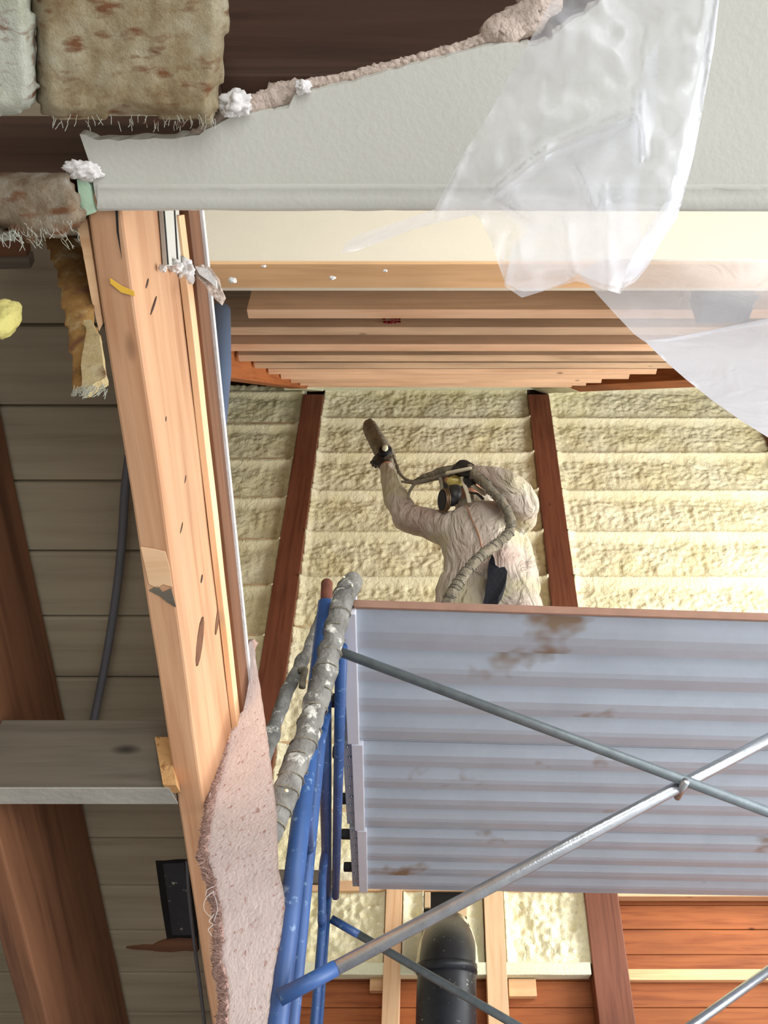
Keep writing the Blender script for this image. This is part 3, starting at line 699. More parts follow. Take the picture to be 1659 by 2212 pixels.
c = U(965, 2095, 4.71); link('joint_collar', T([c - Vector((0, 0, .02)), c + Vector((0, 0, .02))], .156, 28), M['pipe'], sp, smooth=True)
ov = bmesh.new()
for sx in (-1, 1):
    q = [U(964, 2100, 4.70) + Vector((sx * .142, 0, 0)), U(966, 2060, 4.80) + Vector((sx * .135, -.01, 0)), U(967, 2035, 5.02) + Vector((sx * .12, -.02, 0.03)), U(967, 2012, 5.2) + Vector((sx * .08, -.03, .06))]
    tube(ov, spline(q, 4), .022, 10, rough=.01, rs=30)
link('foam_overspray', ov, M['foam'], sp, smooth=True)['label'] = 'cream overspray on the pipe bend'

# ================================================================ scaffold
A_ = R(3.2); DN, DH = 1.80, 1.26
O_ = U(762, 1320, DN); O_.z = Z(DH)
ux = Vector((cos(A_), sin(A_), 0)); vy = Vector((-sin(A_) * 1.0, cos(A_), 0))
DKM = Matrix((ux, vy, Vector((0, 0, 1)))).transposed().to_4x4(); DKM.translation = O_
DW = 2.26; PW = DW / 3
rivet_y = (.12, .21, .33, .45, .6)
for k in range(3):
    v0 = k * PW; off = (0, .012, .020)[k]; root = None
    prof = []; nr = 4; per = (PW - .02) / nr; v = v0 + .004
    root = thing('scaffold_plank', DKM @ Vector((off, v0, 0)), ['corrugated aluminium deck plank nearest the camera, stained brown', 'middle corrugated aluminium deck plank of the scaffold', 'furthest corrugated aluminium deck plank, above the low foam panels'][k], 'scaffold plank', 'aluminium planks of the scaffold deck')
    prof.append((v, .06 if k else .022)); prof.append((v, 0.0))
    for r_ in range(nr):
        a = v + .008 + r_ * per
        h_ = .046 if r_ % 2 == 0 else .038
        if k == 0 and r_ == 0: h_ = .020
        f_ = .74 if r_ % 2 == 0 else .66
        prof += [(a, h_), (a + per * .10, h_ * .98), (a + per * .24, h_ * .72), (a + per * .40, h_ * .36), (a + per * .54, h_ * .10), (a + per * f_, 0), (a + per * .965, 0), (a + per * .985, h_)]
    e = v0 + PW - .004; prof += [(e - .006, 0), (e, 0), (e, .06)]
    bm = bmesh.new(); L = 3.6
    lo = [bm.verts.new((off, y, z)) for y, z in prof]; hi = [bm.verts.new((off + L, y, z)) for y, z in prof]
    for i in range(len(prof) - 1): bm.faces.new((lo[i], hi[i], hi[i + 1], lo[i + 1]))
    ti = 0 if k else .06; t0, t1 = bm.verts.new((off, v + ti, .066)), bm.verts.new((off + L, v + ti, .066)); t2, t3 = bm.verts.new((off + L, e, .066)), bm.verts.new((off, e, .066))
    bm.faces.new((t0, t1, t2, t3)); bm.faces.new(lo + [t3, t0]); bm.faces.new(hi[::-1] + [t1, t2][::1])
    link('deck_panel', bm, M['alu'], root, mw=DKM.copy())
    bm = B((off - .030, v0 + .003, -.016), (off + .008, v0 + PW - .003, .045), .002); link('end_rail', bm, M['alulight'], root, mw=DKM.copy())
    bm = B((off - .062, v0 + .02, .004), (off - .030, v0 + PW - .02, .05), .003); link('end_channel', bm, M['alu'], root, mw=DKM.copy())
    for j, q in enumerate((.20, .72)):
        c0 = v0 + q * PW
        hk = link('hook', B((off - .100, c0 - .018, .010), (off - .05, c0 + .018, .046), .006), M['blackmetal'], root, mw=DKM.copy())
    for j in range(9):
        c0 = v0 + .05 + j * (PW - .1) / 8
        bm = bmesh.new(); bmesh.ops.create_uvsphere(bm, u_segments=10, v_segments=6, radius=.007); bmesh.ops.translate(bm, verts=bm.verts, vec=(off - .046 + (j % 2) * .006, c0, .003))
        link('rivet', bm, M['galv'], root, smooth=True, mw=DKM.copy())
ply = link('plywood_sheet', B((-.01, .09, .067), (3.6, DW - .1, .080), .001), M['brownedge'], mw=DKM.copy()); tag(ply, 'brown plywood sheet lying on the deck planks, seen as a thin edge', 'plywood')
# lower the near lip so it reads as a thin brown edge above the ribs
link('edge_strip', B((-.012, -.007, .001), (3.6, .002, .024), .001), M['brownedge'], ply, mw=DKM.copy())['label'] = 'brown front edge strip'

LN, LF = 1.86, 4.05
fr_ = thing('scaffold_tower', U(598, 2212, LN), 'blue walk-through scaffold frame at the left end of the deck', 'scaffold frame')
def tb(name, pts, r, mat, parent=fr_, seg=14, sp=0, **k):
    pts = spline(pts, sp) if sp else pts
    return link(name, T(pts, r, seg, **k), mat, parent, smooth=True)
nt_, nb_ = U(705, 1302, LN), U(598, 2212, LN); nb_ = nb_ + (nb_ - nt_) * .6
tb('leg', [nb_, nt_], .0225, M['blue'])
tb('coupling_pin', [nt_, U(706, 1262, LN)], .0165, M['rust'], caps='round')
ft_, fb_ = U(712, 1868, LF), U(692, 2212, LF); fb_ = fb_ + (fb_ - ft_) * 1.6
zb_ = Z(DH) - .03
bn, bf = Vector((nt_.x, LN, zb_)), Vector((ft_.x, LF, zb_ - .0))
ft_ = bf.copy(); fb_ = Vector((U(692, 2212, LF).x, LF, fb_.z))
tb('leg', [fb_, bf + Vector((0, 0, .03))], .0225, M['blue'])
tb('bearer', [bn, bf], .0215, M['blue'])
tb('bearer', [bn + Vector((.045, .05, -.02)), bf + Vector((.045, -.05, -.02))], .017, M['blue'])
i1 = bn.lerp(bf, .16); i2 = bn.lerp(bf, .86)
tb('inner_leg', [Vector((i1.x, i1.y, .35)), Vector((i1.x, i1.y, zb_ - .35)), Vector((i1.x, i1.y + .01, zb_ - .12)), Vector((i1.x, i1.y + .06, zb_ - .03)), bn.lerp(bf, .24)], .0175, M['blue'], sp=6)
tb('inner_leg', [Vector((i2.x, i2.y, .35)), Vector((i2.x, i2.y, zb_ - .40)), Vector((i2.x, i2.y - .04, zb_ - .2)), Vector((i2.x, i2.y - .14, zb_ - .05)), bn.lerp(bf, .72)], .0175, M['blue'], sp=6)
for z in (zb_ - .45, zb_ - .95, zb_ - 1.45):
    tb('rung', [Vector((nt_.x, LN, z)), Vector((i1.x, i1.y, z))], .013, M['blue']); tb('rung', [Vector((bf.x, LF, z)), Vector((i2.x, i2.y, z))], .013, M['blue'])
# cross braces
def brace(pa, pb, ext, r, mat, root, ends=True, nm='brace_tube'):
    a, b = pa, pb + (pb - pa) * ext
    tb(nm, [a, b], r, mat, root)
cbn = thing('cross_brace', U(1480, 1690, 1.95), 'crossed galvanised braces under the near side of the scaffold deck', 'cross brace')
la, lb_ = U(692, 1392, LN - .035), U(620, 2147, LN - .045)
brace(la, U(1480, 1687, LN + .055), 1.0, .0125, M['galvdull'], cbn); bpy.data.objects[-1 if False else cbn.children[0].name]['label'] = 'dull dark grey tube'
brace(lb_, U(1480, 1692, LN + .085), 1.0, .0145, M['galv'], cbn)
tb('blue_end', [lb_ + (lb_ - U(1480, 1692, LN + .085)).normalized() * .015, lb_.lerp(U(1480, 1692, LN + .085), .10)], .0155, M['blue'], cbn)['label'] = 'end painted blue'
pv = U(1481, 1688, LN + .03); tb('pivot_bolt', [pv, pv + Vector((0, .09, 0))], .009, M['galv'], cbn)
cbf = thing('cross_brace', U(1300, 2300, 4.2), 'crossed galvanised braces under the far side of the scaffold deck', 'cross brace')
pb = U(1110, 2212, LF + .02); pa = U(716, 1985, LF); brace(pa, pb, 2.0, .0175, M['galvdull'], cbf)
tb('blue_end', [pa, pa.lerp(pb, .16)], .018, M['blue'], cbf)
pa = U(1659, 2098, LF + .08); pb = U(1495, 2215, LF + .06); brace(pa + (pa - pb) * 1.0, pb, 1.0, .020, M['galv'], cbf)
# foam crusted hoses over the scaffold end
hs = spline([U(762, 1258, 1.78), U(742, 1290, 1.73), U(722, 1370, 1.70), U(702, 1450, 1.68), U(680, 1530, 1.66), U(656, 1610, 1.64), U(628, 1680, 1.62), U(602, 1745, 1.60), U(560, 1830, 1.58)], 10)
h1 = link('spray_hose', T(hs, .027, 18, caps='round', rough=.007, rs=34), M['hose'], smooth=True); tag(h1, 'thick grey foam crusted hose hanging over the scaffold end', 'hose')
bm = bmesh.new()
for i in range(4, len(hs) - 4, 5):
    t = (hs[i + 1] - hs[i - 1]).normalized(); u = t.orthogonal().normalized(); w = t.cross(u); a0 = random.uniform(0, 6)
    q = [hs[i] + (u * cos(a0 + a) + w * sin(a0 + a)) * .029 + t * a * .004 for a in [x * .45 for x in range(12)]]
    tube(bm, q, .0015, 5)
link('tape_wrap', bm, M['hosedark'], h1)
bm = bmesh.new()
for i in range(9):
    p = random.choice(hs) + Vector((random.uniform(-.02, .02), -.024, random.uniform(-.01, .01))); l = lump(p, random.uniform(.002, .006), .4, 1); me_ = bpy.data.meshes.new('t'); l.to_mesh(me_); l.free(); bm.from_mesh(me_)
link('foam_drops', bm, M['foam'], h1, smooth=True)
hs2 = spline([U(690, 1335, 2.25), U(672, 1390, 2.22), U(645, 1445, 2.2), U(618, 1500, 2.18), U(596, 1560, 2.15), U(580, 1600, 2.12), U(560, 1660, 2.1)], 8)
h2 = link('spray_hose', T(hs2, [.017, .020, .026], 16, caps='round', rough=.006, rs=30), M['hose'], smooth=True); tag(h2, 'thinner grey crusted hose behind the near blue leg', 'hose')
q = spline([U(648, 1450, 2.18), U(660, 1446, 2.17), U(655, 1465, 2.17), U(652, 1485, 2.17)], 4); link('valve_lever', T(q, .010, 8, rough=.003), M['hosedark'], h2, smooth=True)
tag(link('dangling_rope', T(spline([U(764, 1282, 1.79), U(750, 1296, 1.78), U(762, 1312, 1.78)], 5), .005, 6), M['blackmetal']), 'short black strap at the top corner of the deck', 'strap')
pc = link('side_bar', slab([U(x, y, 4.10) for x, y in [(600, 1878), (722, 1880), (722, 1908), (600, 1906)]], (0, .03, 0)), M['greywood'], fr_); pc['label'] = 'mottled grey bar'; pass

# ---- carpet offcut
cl = [(540, 1383), (522, 1440), (512, 1480), (497, 1540), (480, 1600), (468, 1660), (450, 1720), (437, 1800), (432, 1850), (447, 1900), (462, 1960), (468, 2020), (462, 2070), (478, 2120), (476, 2212), (474, 2330)]
cr = [(547, 1388), (560, 1470), (578, 1590), (590, 1690), (598, 1760), (602, 1880), (612, 1920), (616, 1960), (606, 2030), (592, 2100), (578, 2212), (566, 2330)]
def lerpy(L_, y):
    for (a, b), (c, d) in zip(L_, L_[1:]):
        if b <= y <= d: return a + (c - a) * (y - b) / (d - b)
    return L_[0][0] if y < L_[0][1] else L_[-1][0]
def cdepth(y, t):
    base = 1.46 - (y - 1385) * .00030; return base + .04 * sin(y * .009) - .05 * t
bm = bmesh.new(); g = []; ys = [1386 + i * 8 for i in range(118)]; nt2 = 14
for y in ys:
    xl, xr = lerpy(cl, y) + random.uniform(-1.5, 1.5), lerpy(cr, y) + random.uniform(-.6, .6)
    pl0 = .16 + .06 * noise.noise(Vector((y * .02, 0, 0)))
    row = []
    for i in range(nt2 + 1):
        t = i / nt2; x = xl + 16 + (xr - xl - 16) * t if xr - xl > 30 else xl + (xr - xl) * t
        row.append(bm.verts.new(U(x, y, cdepth(y, t)) + Vector((0, noise.noise(Vector((x * .05, y * .02, 1))) * .004, 0))))
    g.append(row)
for a, b in zip(g, g[1:]):
    for i in range(nt2): bm.faces.new((a[i], a[i + 1], b[i + 1], b[i]))
bmesh.ops.solidify(bm, geom=bm.faces[:], thickness=-.008)
bmesh.ops.recalc_face_normals(bm, faces=bm.faces)
cpt = link('carpet_offcut', bm, M['carpet'], smooth=True); tag(cpt, 'pink carpet offcut hanging with its backing outward beside the big rafter', 'carpet')
# pile: a thick fuzzy fringe along the left side and behind
bm = bmesh.new()
q = [U(lerpy(cl, y) + 9 + 3 * noise.noise(Vector((y * .04, 5, 0))), y, cdepth(y, 0) + .012) for y in ys]
tube(bm, q, .0095, 10, rough=.007, rs=90)
pf = link('pile', bm, M['pile'], cpt, smooth=True); pf['label'] = 'darker pinkish brown pile along the left edge'
bm = bmesh.new()
for i in range(2600):
    y = random.uniform(1392, 2300); x = lerpy(cl, y) + random.uniform(0, 16); p = U(x, y, cdepth(y, 0) + random.uniform(-.004, .02))
    a = p + Vector((random.uniform(-.012, .003), random.uniform(-.006, .006), random.uniform(-.006, .006)))
    w = Vector((0, random.uniform(-.001, .001), .0012)); v = [bm.verts.new(p - w), bm.verts.new(p + w), bm.verts.new(a)]; bm.faces.new(v)
tf = link('tufts', bm, M['pile'], cpt); tf['kind'] = 'stuff'
bm = bmesh.new()
for pts in ([(462, 1925), (445, 1940), (440, 1960), (448, 1975), (460, 1982)], [(462, 1915), (448, 1922), (444, 1934)], [(462, 1975), (452, 1990), (460, 1998), (450, 2008), (458, 2022)], [(460, 1925), (470, 1960), (462, 1990)], [(455, 1712), (452, 1722)]):
    tube(bm, spline([U(x, y, cdepth(y, 0) - .012) for x, y in pts], 6), .0005, 5)
link('loose_threads', bm, M['paperwhite'], cpt)

# ================================================================ the worker
P = 2.9
DT = Z(DH) + .092
man = thing('person', (U(1050, 1300, P).x, P, DT), 'person in dusty white coveralls and respirator, spraying foam with one arm raised', 'person')
def remesh(o, vox, sm=6):
    m = o.modifiers.new('r', 'REMESH'); m.mode = 'VOXEL'; m.voxel_size = vox; m.use_smooth_shade = True
    s = o.modifiers.new('s', 'SMOOTH'); s.factor = .6; s.iterations = sm
def disp(o, strength, scale):
    t = bpy.data.textures.new('folds', 'CLOUDS'); t.noise_scale = scale; t.noise_depth = 2
    d = o.modifiers.new('d', 'DISPLACE'); d.texture = t; d.strength = strength; d.mid_level = .5
sh_l, el_l, wr_l = U(972, 1140, 2.90), U(872, 1112, 3.02), U(836, 1010, 3.06)
sh_r, el_r, wr_r = U(1095, 1112, 2.90), U(1110, 1086, 2.72), U(1026, 1024, 2.74)
nk = U(1022, 1094, 2.90); hd = U(1006, 1056, 2.90)
hip = Vector((U(1055, 1290, P).x, P + .02, DT + .80)); chest = U(1040, 1160, P); 
ank = [Vector((hip.x + sx * .17, P + .0, DT + .09)) for sx in (-1, 1)]; kn = [Vector((hip.x + sx * .13, P - .05, DT + .45)) for sx in (-1, 1)]
hipj = [hip + Vector((sx * .10, 0, -.04)) for sx in (-1, 1)]
gun_tip, gun_back = U(796, 916, 3.16), U(846, 1006, 3.05)
gd = (gun_tip - gun_back).normalized()
def hand(bm, w, d, up, side, curl=1.0, k=1.0):
    """palm, four unequal bent fingers and a thumb; d points along the hand, up is the back of the hand"""
    d = d.normalized(); up = (up - d * up.dot(d)).normalized(); s = d.cross(up) * side
    tube(bm, [w, w + d * .03, w + d * .085], [.028 * k, .034 * k, .038 * k], 14, caps='round')
    for i, (off, L) in enumerate(((-.030, .070), (-.010, .080), (.011, .074), (.030, .058))):
        a = w + d * .082 + s * off; b = a + (d * .85 - up * .35 * curl).normalized() * L * .45
        c = b + (d * .25 - up * .9 * curl).normalized() * L * .36; e = c + (-d * .5 - up * .55 * curl).normalized() * L * .30
        tube(bm, [a, b, c, e], [.0115 * k, .011 * k, .010 * k, .0085 * k], 10, caps='round')
    a = w + d * .03 - s * .026; b = a + (-s * .8 + d * .5 - up * .3).normalized() * .036; c = b + (d * .9 - up * .45).normalized() * .032
    tube(bm, [a, b, c], [.013 * k, .012 * k, .010 * k], 10, caps='round')
HB_L = (wr_l, gd, Vector((.5, -1, .1)), 1); HB_R = (wr_r, U(990, 1008, 2.78) - wr_r, Vector((.2, -.6, 1)), -1)
bm = bmesh.new()
tube(bm, [hip, chest, nk], [.12, .14, .06], 20, caps='round', flat=(1, .75, 1))
tube(bm, [nk, hd], [.055, .06], 16, caps='round')
tube(bm, [hd - Vector((-.012, .0, .045)), hd, hd + Vector((-.012, .0, .04))], [.070, .092, .085], 20, caps='round')
fd = Vector((-.55, -.45, .55)).normalized()                                     # where the face points: up and to the left
su = fd.cross(Vector((0, 0, 1))).normalized(); fu = su.cross(fd).normalized()
tube(bm, [hd + fd * .07 + fu * .0, hd + fd * .107 - fu * .018], [.018, .012], 10, caps='round')      # nose
tube(bm, [hd + fd * .05 - fu * .055, hd + fd * .075 - fu * .065], [.04, .03], 12, caps='round')      # jaw
for s_ in (-1, 1): tube(bm, [hd + su * s_ * .085 + fu * .02, hd + su * s_ * .098 - fu * .02], [.016, .012], 8, caps='round')   # ears
tube(bm, [sh_l, el_l, wr_l], [.048, .036, .028], 14, caps='round'); tube(bm, [sh_r, el_r, wr_r], [.048, .036, .028], 14, caps='round')
tube(bm, [sh_l, chest + Vector((0, 0, .05)), sh_r], [.06, .1, .06], 14, caps='round')
for i in (0, 1): tube(bm, [hipj[i], kn[i], ank[i]], [.085, .058, .042], 14, caps='round')
for i in (0, 1): tube(bm, [ank[i], ank[i] + Vector((0, -.10, -.04)), ank[i] + Vector((0, -.16, -.05))], [.04, .04, .034], 12, caps='round')
hand(bm, *HB_L); hand(bm, *HB_R)
body = link('body', bm, M['skin'], man, smooth=True); remesh(body, .006, 3)
# coverall
bm = bmesh.new()
tube(bm, [hip + Vector((0, 0, -.12)), hip, U(1052, 1262, P), U(1046, 1210, P), U(1040, 1165, P), U(1034, 1132, P), U(1028, 1108, P)], [.185, .188, .186, .180, .188, .168, .090], 28, caps='round', flat=(1, .72, 1))
tube(bm, [U(1105, 1150, 2.93), U(1122, 1210, 2.93), U(1126, 1270, 2.93), hip + Vector((.13, .02, -.05))], [.06, .075, .085, .09], 16, caps='round')   # baggy back of the suit
tube(bm, [U(985, 1146, 2.90), U(930, 1132, 2.95), el_l + Vector((.01, 0, -.015)), U(852, 1066, 3.04), wr_l + Vector((.004, 0, -.02))], [.090, .074, .070, .060, .043], 18, caps='round')
tube(bm, [U(1085, 1132, 2.90), U(1118, 1112, 2.82), U(1128, 1084, 2.70), U(1108, 1056, 2.68), U(1074, 1036, 2.70), wr_r + Vector((.01, 0, -.005))], [.095, .092, .076, .070, .058, .042], 18, caps='round')
tube(bm, [sh_l + Vector((0, 0, -.02)), chest + Vector((0, 0, .04)), sh_r + Vector((0, 0, -.02))], [.085, .14, .09], 18, caps='round')
tube(bm, [U(1022, 1102, 2.93), U(1034, 1078, 3.0), U(1028, 1058, 3.02)], [.09, .085, .05], 16, caps='round')     # hood bunched behind the neck
for i in (0, 1): tube(bm, [hipj[i] + Vector((0, 0, .02)), kn[i], ank[i] + Vector((0, 0, .05))], [.125, .095, .078], 16, caps='round')
co = link('coverall', bm, M['suit'], man, smooth=True); remesh(co, .008, 5); disp(co, .022, .10)
tq = T([wr_l - (wr_l - el_l).normalized() * .008, wr_l + gd * .012], [.036, .034], 14); link('cuff', tq, M['skin'], man, smooth=True)['label'] = 'pinkish wrist cuff'
# zip and torn side showing black trousers
zl = [(1008, 1092), (1018, 1120), (1032, 1150), (1040, 1180), (1046, 1205)]
zp = [U(x, y, P - .145) for x, y in zl]; link('zip', T(spline(zp, 4), .0045, 6), plain('brown zip', sr(150, 116, 92), .7), man)
tr = [(1063, 1196), (1068, 1206), (1070, 1220), (1078, 1226), (1090, 1224), (1096, 1234), (1094, 1252), (1086, 1276), (1078, 1288), (1074, 1306), (1073, 1330), (1036, 1330), (1044, 1300), (1051, 1268), (1053, 1240), (1056, 1214)]
link('torn_patch', slab([U(x, y, P - .165 - .02 * (1 - abs(x - 1066) / 40)) for x, y in tr], (0, .05, 0)), M['black'], man)['label'] = 'black clothing showing through the torn coverall'
# gloves
bm = bmesh.new(); hand(bm, *HB_L, k=1.16); gl = link('glove', bm, M['rubber'], man, smooth=True); remesh(gl, .004, 2)
bm = bmesh.new(); hand(bm, *HB_R, k=1.16); gl = link('glove', bm, M['rubber'], man, smooth=True); remesh(gl, .004, 2)
for i in (0, 1):
    bm = bmesh.new(); tube(bm, [ank[i] + Vector((0, 0, .06)), ank[i]], [.06, .055], 14, caps='round'); tube(bm, [ank[i] + Vector((0, .03, -.045)), ank[i] + Vector((0, -.17, -.05))], [.045, .04], 14, caps='round')
    bt = link('boot', bm, M['black'], man, smooth=True); remesh(bt, .008, 3)
# respirator, straps, goggles
rs_ = thing('respirator', hd, None, None); del WORLD['respirator']; bpy.data.objects.remove(rs_)
bm = bmesh.new()
m0 = hd + fd * .085 - fu * .035
tube(bm, [hd + fd * .045 - fu * .035, m0, m0 + fd * .03], [.066, .056, .030], 20, caps='round')
rp_ = link('respirator', bm, M['rubber'], man, smooth=True); remesh(rp_, .005, 2)
c0 = U(966, 1081, 2.80); ax = Vector((-.85, -.3, -.22)).normalized()
link('filter', T([c0 - ax * .032, c0 - ax * .002, c0, c0 + ax * .026, c0 + ax * .030], [.026, .030, .048, .050, .042], 28), M['blackmetal'], rp_, smooth=False)
link('filter_tube', T([hd + fd * .07 - fu * .04, U(984, 1068, 2.81), c0 - ax * .03], [.036, .030, .026], 18), M['rubber'], rp_, smooth=True)
for k_ in range(3):
    q = c0 + ax * (.006 + k_ * .008); link('ring', T([q, q + ax * .003], .0525, 28), plain('brass ring', sr(150, 120, 84), .4, metal=.6), rp_)
c1 = U(1014, 1050, 2.78); link('filter', T([c1, c1 + Vector((.0, -.03, .02))], [.032, .030], 20), M['rubber'], rp_, smooth=False)
gg = link('goggles', lump(U(982, 1040, 2.80), .036, .12, 3, (1.1, .8, .8)), M['lens'], man, smooth=True); gg['label'] = 'yellowed goggle lens'
for pts, r in (([(998, 1030), (1004, 1050), (1010, 1066), (1014, 1086)], .010), ([(1016, 1046), (1032, 1056), (1050, 1068)], .013), ([(1010, 1064), (1030, 1066), (1044, 1078)], .008)):
    mt = M['strap'] if r > .009 else M['rubber']
    link('strap', T([U(x, y, 2.76) for x, y in pts], r, 8, flat=(1, .4, 1)), mt, man, smooth=True)
# hood cap over the head, foam spattered
link('head_covering', lump(hd + Vector((.015, .03, .035)), .112, .18, 4, (1.0, 1, .85)), M['hosedark'], man, smooth=True)
# spray gun, hoses held
gun = thing('spray_gun', gun_back, 'foam crusted spray gun held up in the gloved hand', 'spray gun')
link('barrel', T([gun_back + gd * .05, gun_back + gd * .12, gun_tip - gd * .05, gun_tip - gd * .01], [.040, .050, .044, .030], 18, caps='round', rough=.014, rs=40), M['hosedark'], gun, smooth=True)
link('nozzle', T([gun_tip - gd * .02, gun_tip + gd * .022], [.010, .004], 10), M['foam'], gun, smooth=True)
q = U(832, 968, 3.0); link('end_cap', lump(q, .019, .1, 3, (.8, .5, 1.2)), M['foamgreen'], gun, smooth=True)
link('cap_ring', T([q + Vector((0, .012, 0)), q + Vector((0, .04, 0))], [.034, .036], 20), M['blackmetal'], gun, smooth=True)
link('grip', T([gun_back + gd * .09, gun_back + gd * .06 + Vector((.02, 0, -.06))], .018, 12, caps='round'), M['blackmetal'], gun, smooth=True)
a1 = spline([U(850, 985, 3.02), U(858, 1010, 3.0), U(868, 1028, 2.97), U(886, 1040, 2.94), U(905, 1034, 2.9), U(935, 1024, 2.85), U(965, 1016, 2.80), U(1000, 1010, 2.76), U(1022, 1016, 2.72), U(1036, 1032, 2.7), U(1058, 1056, 2.66), U(1086, 1086, 2.64), U(1102, 1122, 2.66), U(1100, 1150, 2.68), U(1072, 1176, 2.66), U(1040, 1200, 2.62), U(1010, 1232, 2.60), U(988, 1262, 2.60), U(968, 1296, 2.62), U(952, 1330, 2.66), U(930, 1400, 2.75)], 8)
rr = [.008] * 3 + [.012] * 2 + [.017] * 2 + [.019] * 14; rad = []
for i in range(len(a1)): rad.append(.0075 if i < 30 else (.0075 + (i - 30) / 12 * .013 if i < 42 else .0205))
wh = link('whip_hose', T(a1, rad, 14, caps='round', rough=.006, rs=45), M['hosedark'], smooth=True); tag(wh, 'crusted hose running from the spray gun over the worker to the deck', 'hose')
bm = bmesh.new()
for i in range(70, len(a1) - 2, 2):
    t = (a1[i + 1] - a1[i - 1]).normalized(); u = t.orthogonal().normalized(); w = t.cross(u); s0 = random.uniform(0, 6)
    tube(bm, [a1[i] + (u * cos(s0 + a) + w * sin(s0 + a)) * (.022 + random.uniform(0, .003)) + t * a * .004 for a in [x * .5 for x in range(10)]], .0016, 5)
link('tape_wrap', bm, M['hose'], wh)
a2 = spline([U(816, 985, 3.04), U(824, 1006, 3.03)], 3)
a3 = spline([U(868, 1040, 2.94), U(888, 1043, 2.92), U(912, 1040, 2.88), U(942, 1032, 2.84), U(985, 1018, 2.78)], 6)
link('second_line', T(a3, [.006, .012, .014], 10), M['hosedark'], wh, smooth=True)
link('loose_loop', T(spline([U(882, 1080, 2.92), U(884, 1064, 2.90), U(896, 1046, 2.88), U(915, 1040, 2.86)], 6), .0065, 8), M['hosedark'], wh, smooth=True)
link('drip', T(spline([U(951, 1034, 2.82), U(954, 1046, 2.82), U(953, 1058, 2.82)], 4), [.009, .006], 8, caps='round', rough=.003), M['hosedark'], wh, smooth=True)
link('bright_tube', T([U(966, 1022, 2.76), U(1016, 1012, 2.70)], .009, 10, caps='round'), M['strap'], wh, smooth=True)['label'] = 'pale bare section of tube'

# ================================================================ plastic sheeting
def sheet(name, outline, dfun, mat, label, cat, step_=9, parent=None, th=.0006):
    xs = [p[0] for p in outline]; ys = [p[1] for p in outline]
    bm = bmesh.new(); vs_ = [bm.verts.new((x, y, 0)) for x, y in outline]; f = bm.faces.new(vs_)
    for axis, lo, hi in ((0, min(xs), max(xs)), (1, min(ys), max(ys))):
        q = lo + step_
        while q < hi:
            co_ = Vector((q, 0, 0)) if axis == 0 else Vector((0, q, 0)); no = Vector((1, 0, 0)) if axis == 0 else Vector((0, 1, 0))
            bmesh.ops.bisect_plane(bm, geom=bm.verts[:] + bm.edges[:] + bm.faces[:], plane_co=co_, plane_no=no); q += step_
    for v in bm.verts: v.co = dfun(v.co.x, v.co.y)
    bmesh.ops.triangulate(bm, faces=[f for f in bm.faces if len(f.verts) > 4])
    bmesh.ops.recalc_face_normals(bm, faces=bm.faces)
    o = link(name, bm, mat, parent, smooth=True)
    if label: tag(o, label, cat)
    return o
def fold(x, y, x0, y0, x1, y1, w):
    dx, dy = x1 - x0, y1 - y0; L = dx * dx + dy * dy; t = max(0, min(1, ((x - x0) * dx + (y - y0) * dy) / L))
    return math.exp(-(((x - x0 - t * dx) ** 2 + (y - y0 - t * dy) ** 2) / (w * w)))
FO = [(1545, 0, 1500, 330, 14, 1.6), (1500, 330, 1462, 470, 12, 1.5), (1462, 470, 1345, 618, 16, 1.6), (1390, 60, 1385, 210, 26, 1.1), (1385, 200, 1390, 330, 10, -1.4), (1375, 230, 1180, 318, 12, -1.1), (1180, 318, 1060, 412, 10, -1.2),
      (1060, 412, 1140, 480, 8, 1.2), (1010, 320, 945, 460, 12, -.9), (1100, 520, 1090, 610, 14, 1.3), (1090, 610, 1240, 600, 12, 1.1), (1300, 400, 1320, 600, 14, -.8), (1360, 600, 1440, 470, 14, -.9), (1220, 480, 1240, 590, 12, -.8), (745, 540, 1040, 470, 12, -1.0), (1250, 360, 1300, 480, 10, .7)]
def d1(x, y):
    d = .60 + .00005 * (y - 300) + sum(a * .011 * fold(x, y, x0, y0, x1, y1, w) for x0, y0, x1, y1, w, a in FO)
    d += noise.noise(Vector((x * .006, y * .009, 2))) * .030 + noise.noise(Vector((x * .02, y * .02, 7))) * .007
    lim = GH / (tane(y) - S) - .035
    return U(x, y, min(d, .50 + .1 * (y > 440)) if y > 440 else max(.12, lim - .03 + (d - .60) * .5))
def d1b(x, y):
    lim = GH / (tane(y) - S)          # keep the sheet below the drywall plane
    d = (lim - .05) if y < 440 else (GH / (tane(440) - S) - .05) + (y - 440) * .00012
    return U(x, y, d + sum(a * .008 * fold(x, y, x0, y0, x1, y1, w) for x0, y0, x1, y1, w, a in FO) + noise.noise(Vector((x * .006, y * .009, 2))) * .012 + noise.noise(Vector((x * .022, y * .022, 7))) * .004)
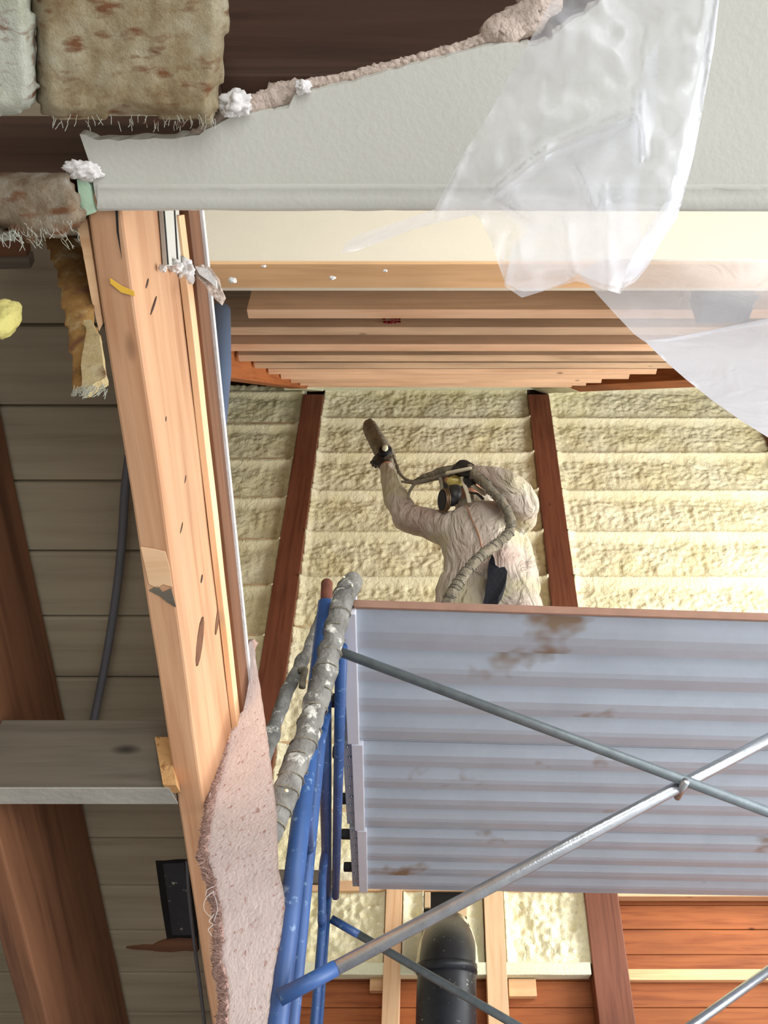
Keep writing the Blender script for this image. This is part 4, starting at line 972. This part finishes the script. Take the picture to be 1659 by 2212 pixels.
o1 = [(1330, -300), (1570, -300), (1556, -60), (1552, 0), (1540, 110), (1520, 220), (1498, 340), (1478, 420), (1462, 474), (1430, 520), (1400, 575), (1372, 610), (1345, 622), (1300, 612), (1250, 592), (1215, 612), (1170, 628), (1130, 630), (1092, 612), (1076, 570), (1060, 520), (1040, 478), (1025, 464), (960, 478), (890, 496), (830, 520), (770, 542), (736, 548), (745, 528), (775, 506), (850, 482), (940, 452), (965, 400), (1000, 335), (1060, 240), (1110, 150), (1160, 60), (1190, 0)]
f1 = sheet('plastic_sheet', o1, d1b, M['film'], 'crumpled clear plastic sheet hanging over the drywall at the upper right', 'plastic sheet', 8)
# thicker gathered hem and inner fold layer
o1c = [(1545, -60), (1556, -60), (1552, 0), (1540, 110), (1520, 220), (1498, 340), (1462, 474), (1400, 575), (1372, 610), (1345, 622), (1352, 590), (1400, 500), (1440, 440), (1470, 330), (1505, 180), (1530, 60)]
link_ = sheet('rolled_hem', o1c, lambda x, y: d1b(x, y) - Vector((0, .006, 0)), M['film'], None, None, 8, f1)
o1d = [(1060, 410), (1180, 316), (1376, 225), (1400, 100), (1430, 60), (1425, 220), (1395, 330), (1380, 420), (1400, 560), (1345, 618), (1250, 590), (1130, 626), (1090, 600), (1110, 520), (1140, 480)]
sheet('folded_layer', o1d, lambda x, y: d1b(x, y) + Vector((0, .012, .004)), M['film'], None, None, 8, f1)
def d2(x, y):
    return U(x, y, .70 + .00012 * (x - 1250) + .02 * sin((x + y * 1.4) * .008) + noise.noise(Vector((x * .004, y * .006, 4))) * .02)
o2 = [(1250, 590), (1300, 560), (1400, 560), (1900, 560), (1900, 640), (1800, 660), (1659, 694), (1520, 722), (1440, 736), (1392, 738), (1370, 722), (1330, 680), (1290, 636)]
f2 = sheet('plastic_sheet', o2, d2, M['filmveil'], 'milky plastic sheet stretched across the right side below the cream wall', 'plastic sheet', 12)
o3 = [(1392, 736), (1440, 732), (1520, 717), (1659, 688), (1900, 630), (1900, 1080), (1760, 1005), (1659, 945), (1600, 908), (1540, 866), (1480, 818), (1430, 774)]
def d3(x, y): return d2(x, y) - Vector((0, .02 + (y - 736) * .0004, 0))
sheet('doubled_flap', o3, lambda x, y: U(x, y, .70 + .00012 * (x - 1250) - .0003 * (y - 736) + .012 * sin((x + y) * .009)), M['filmwhite'], None, None, 12, f2)['label'] = 'bright doubled layer of the sheet'
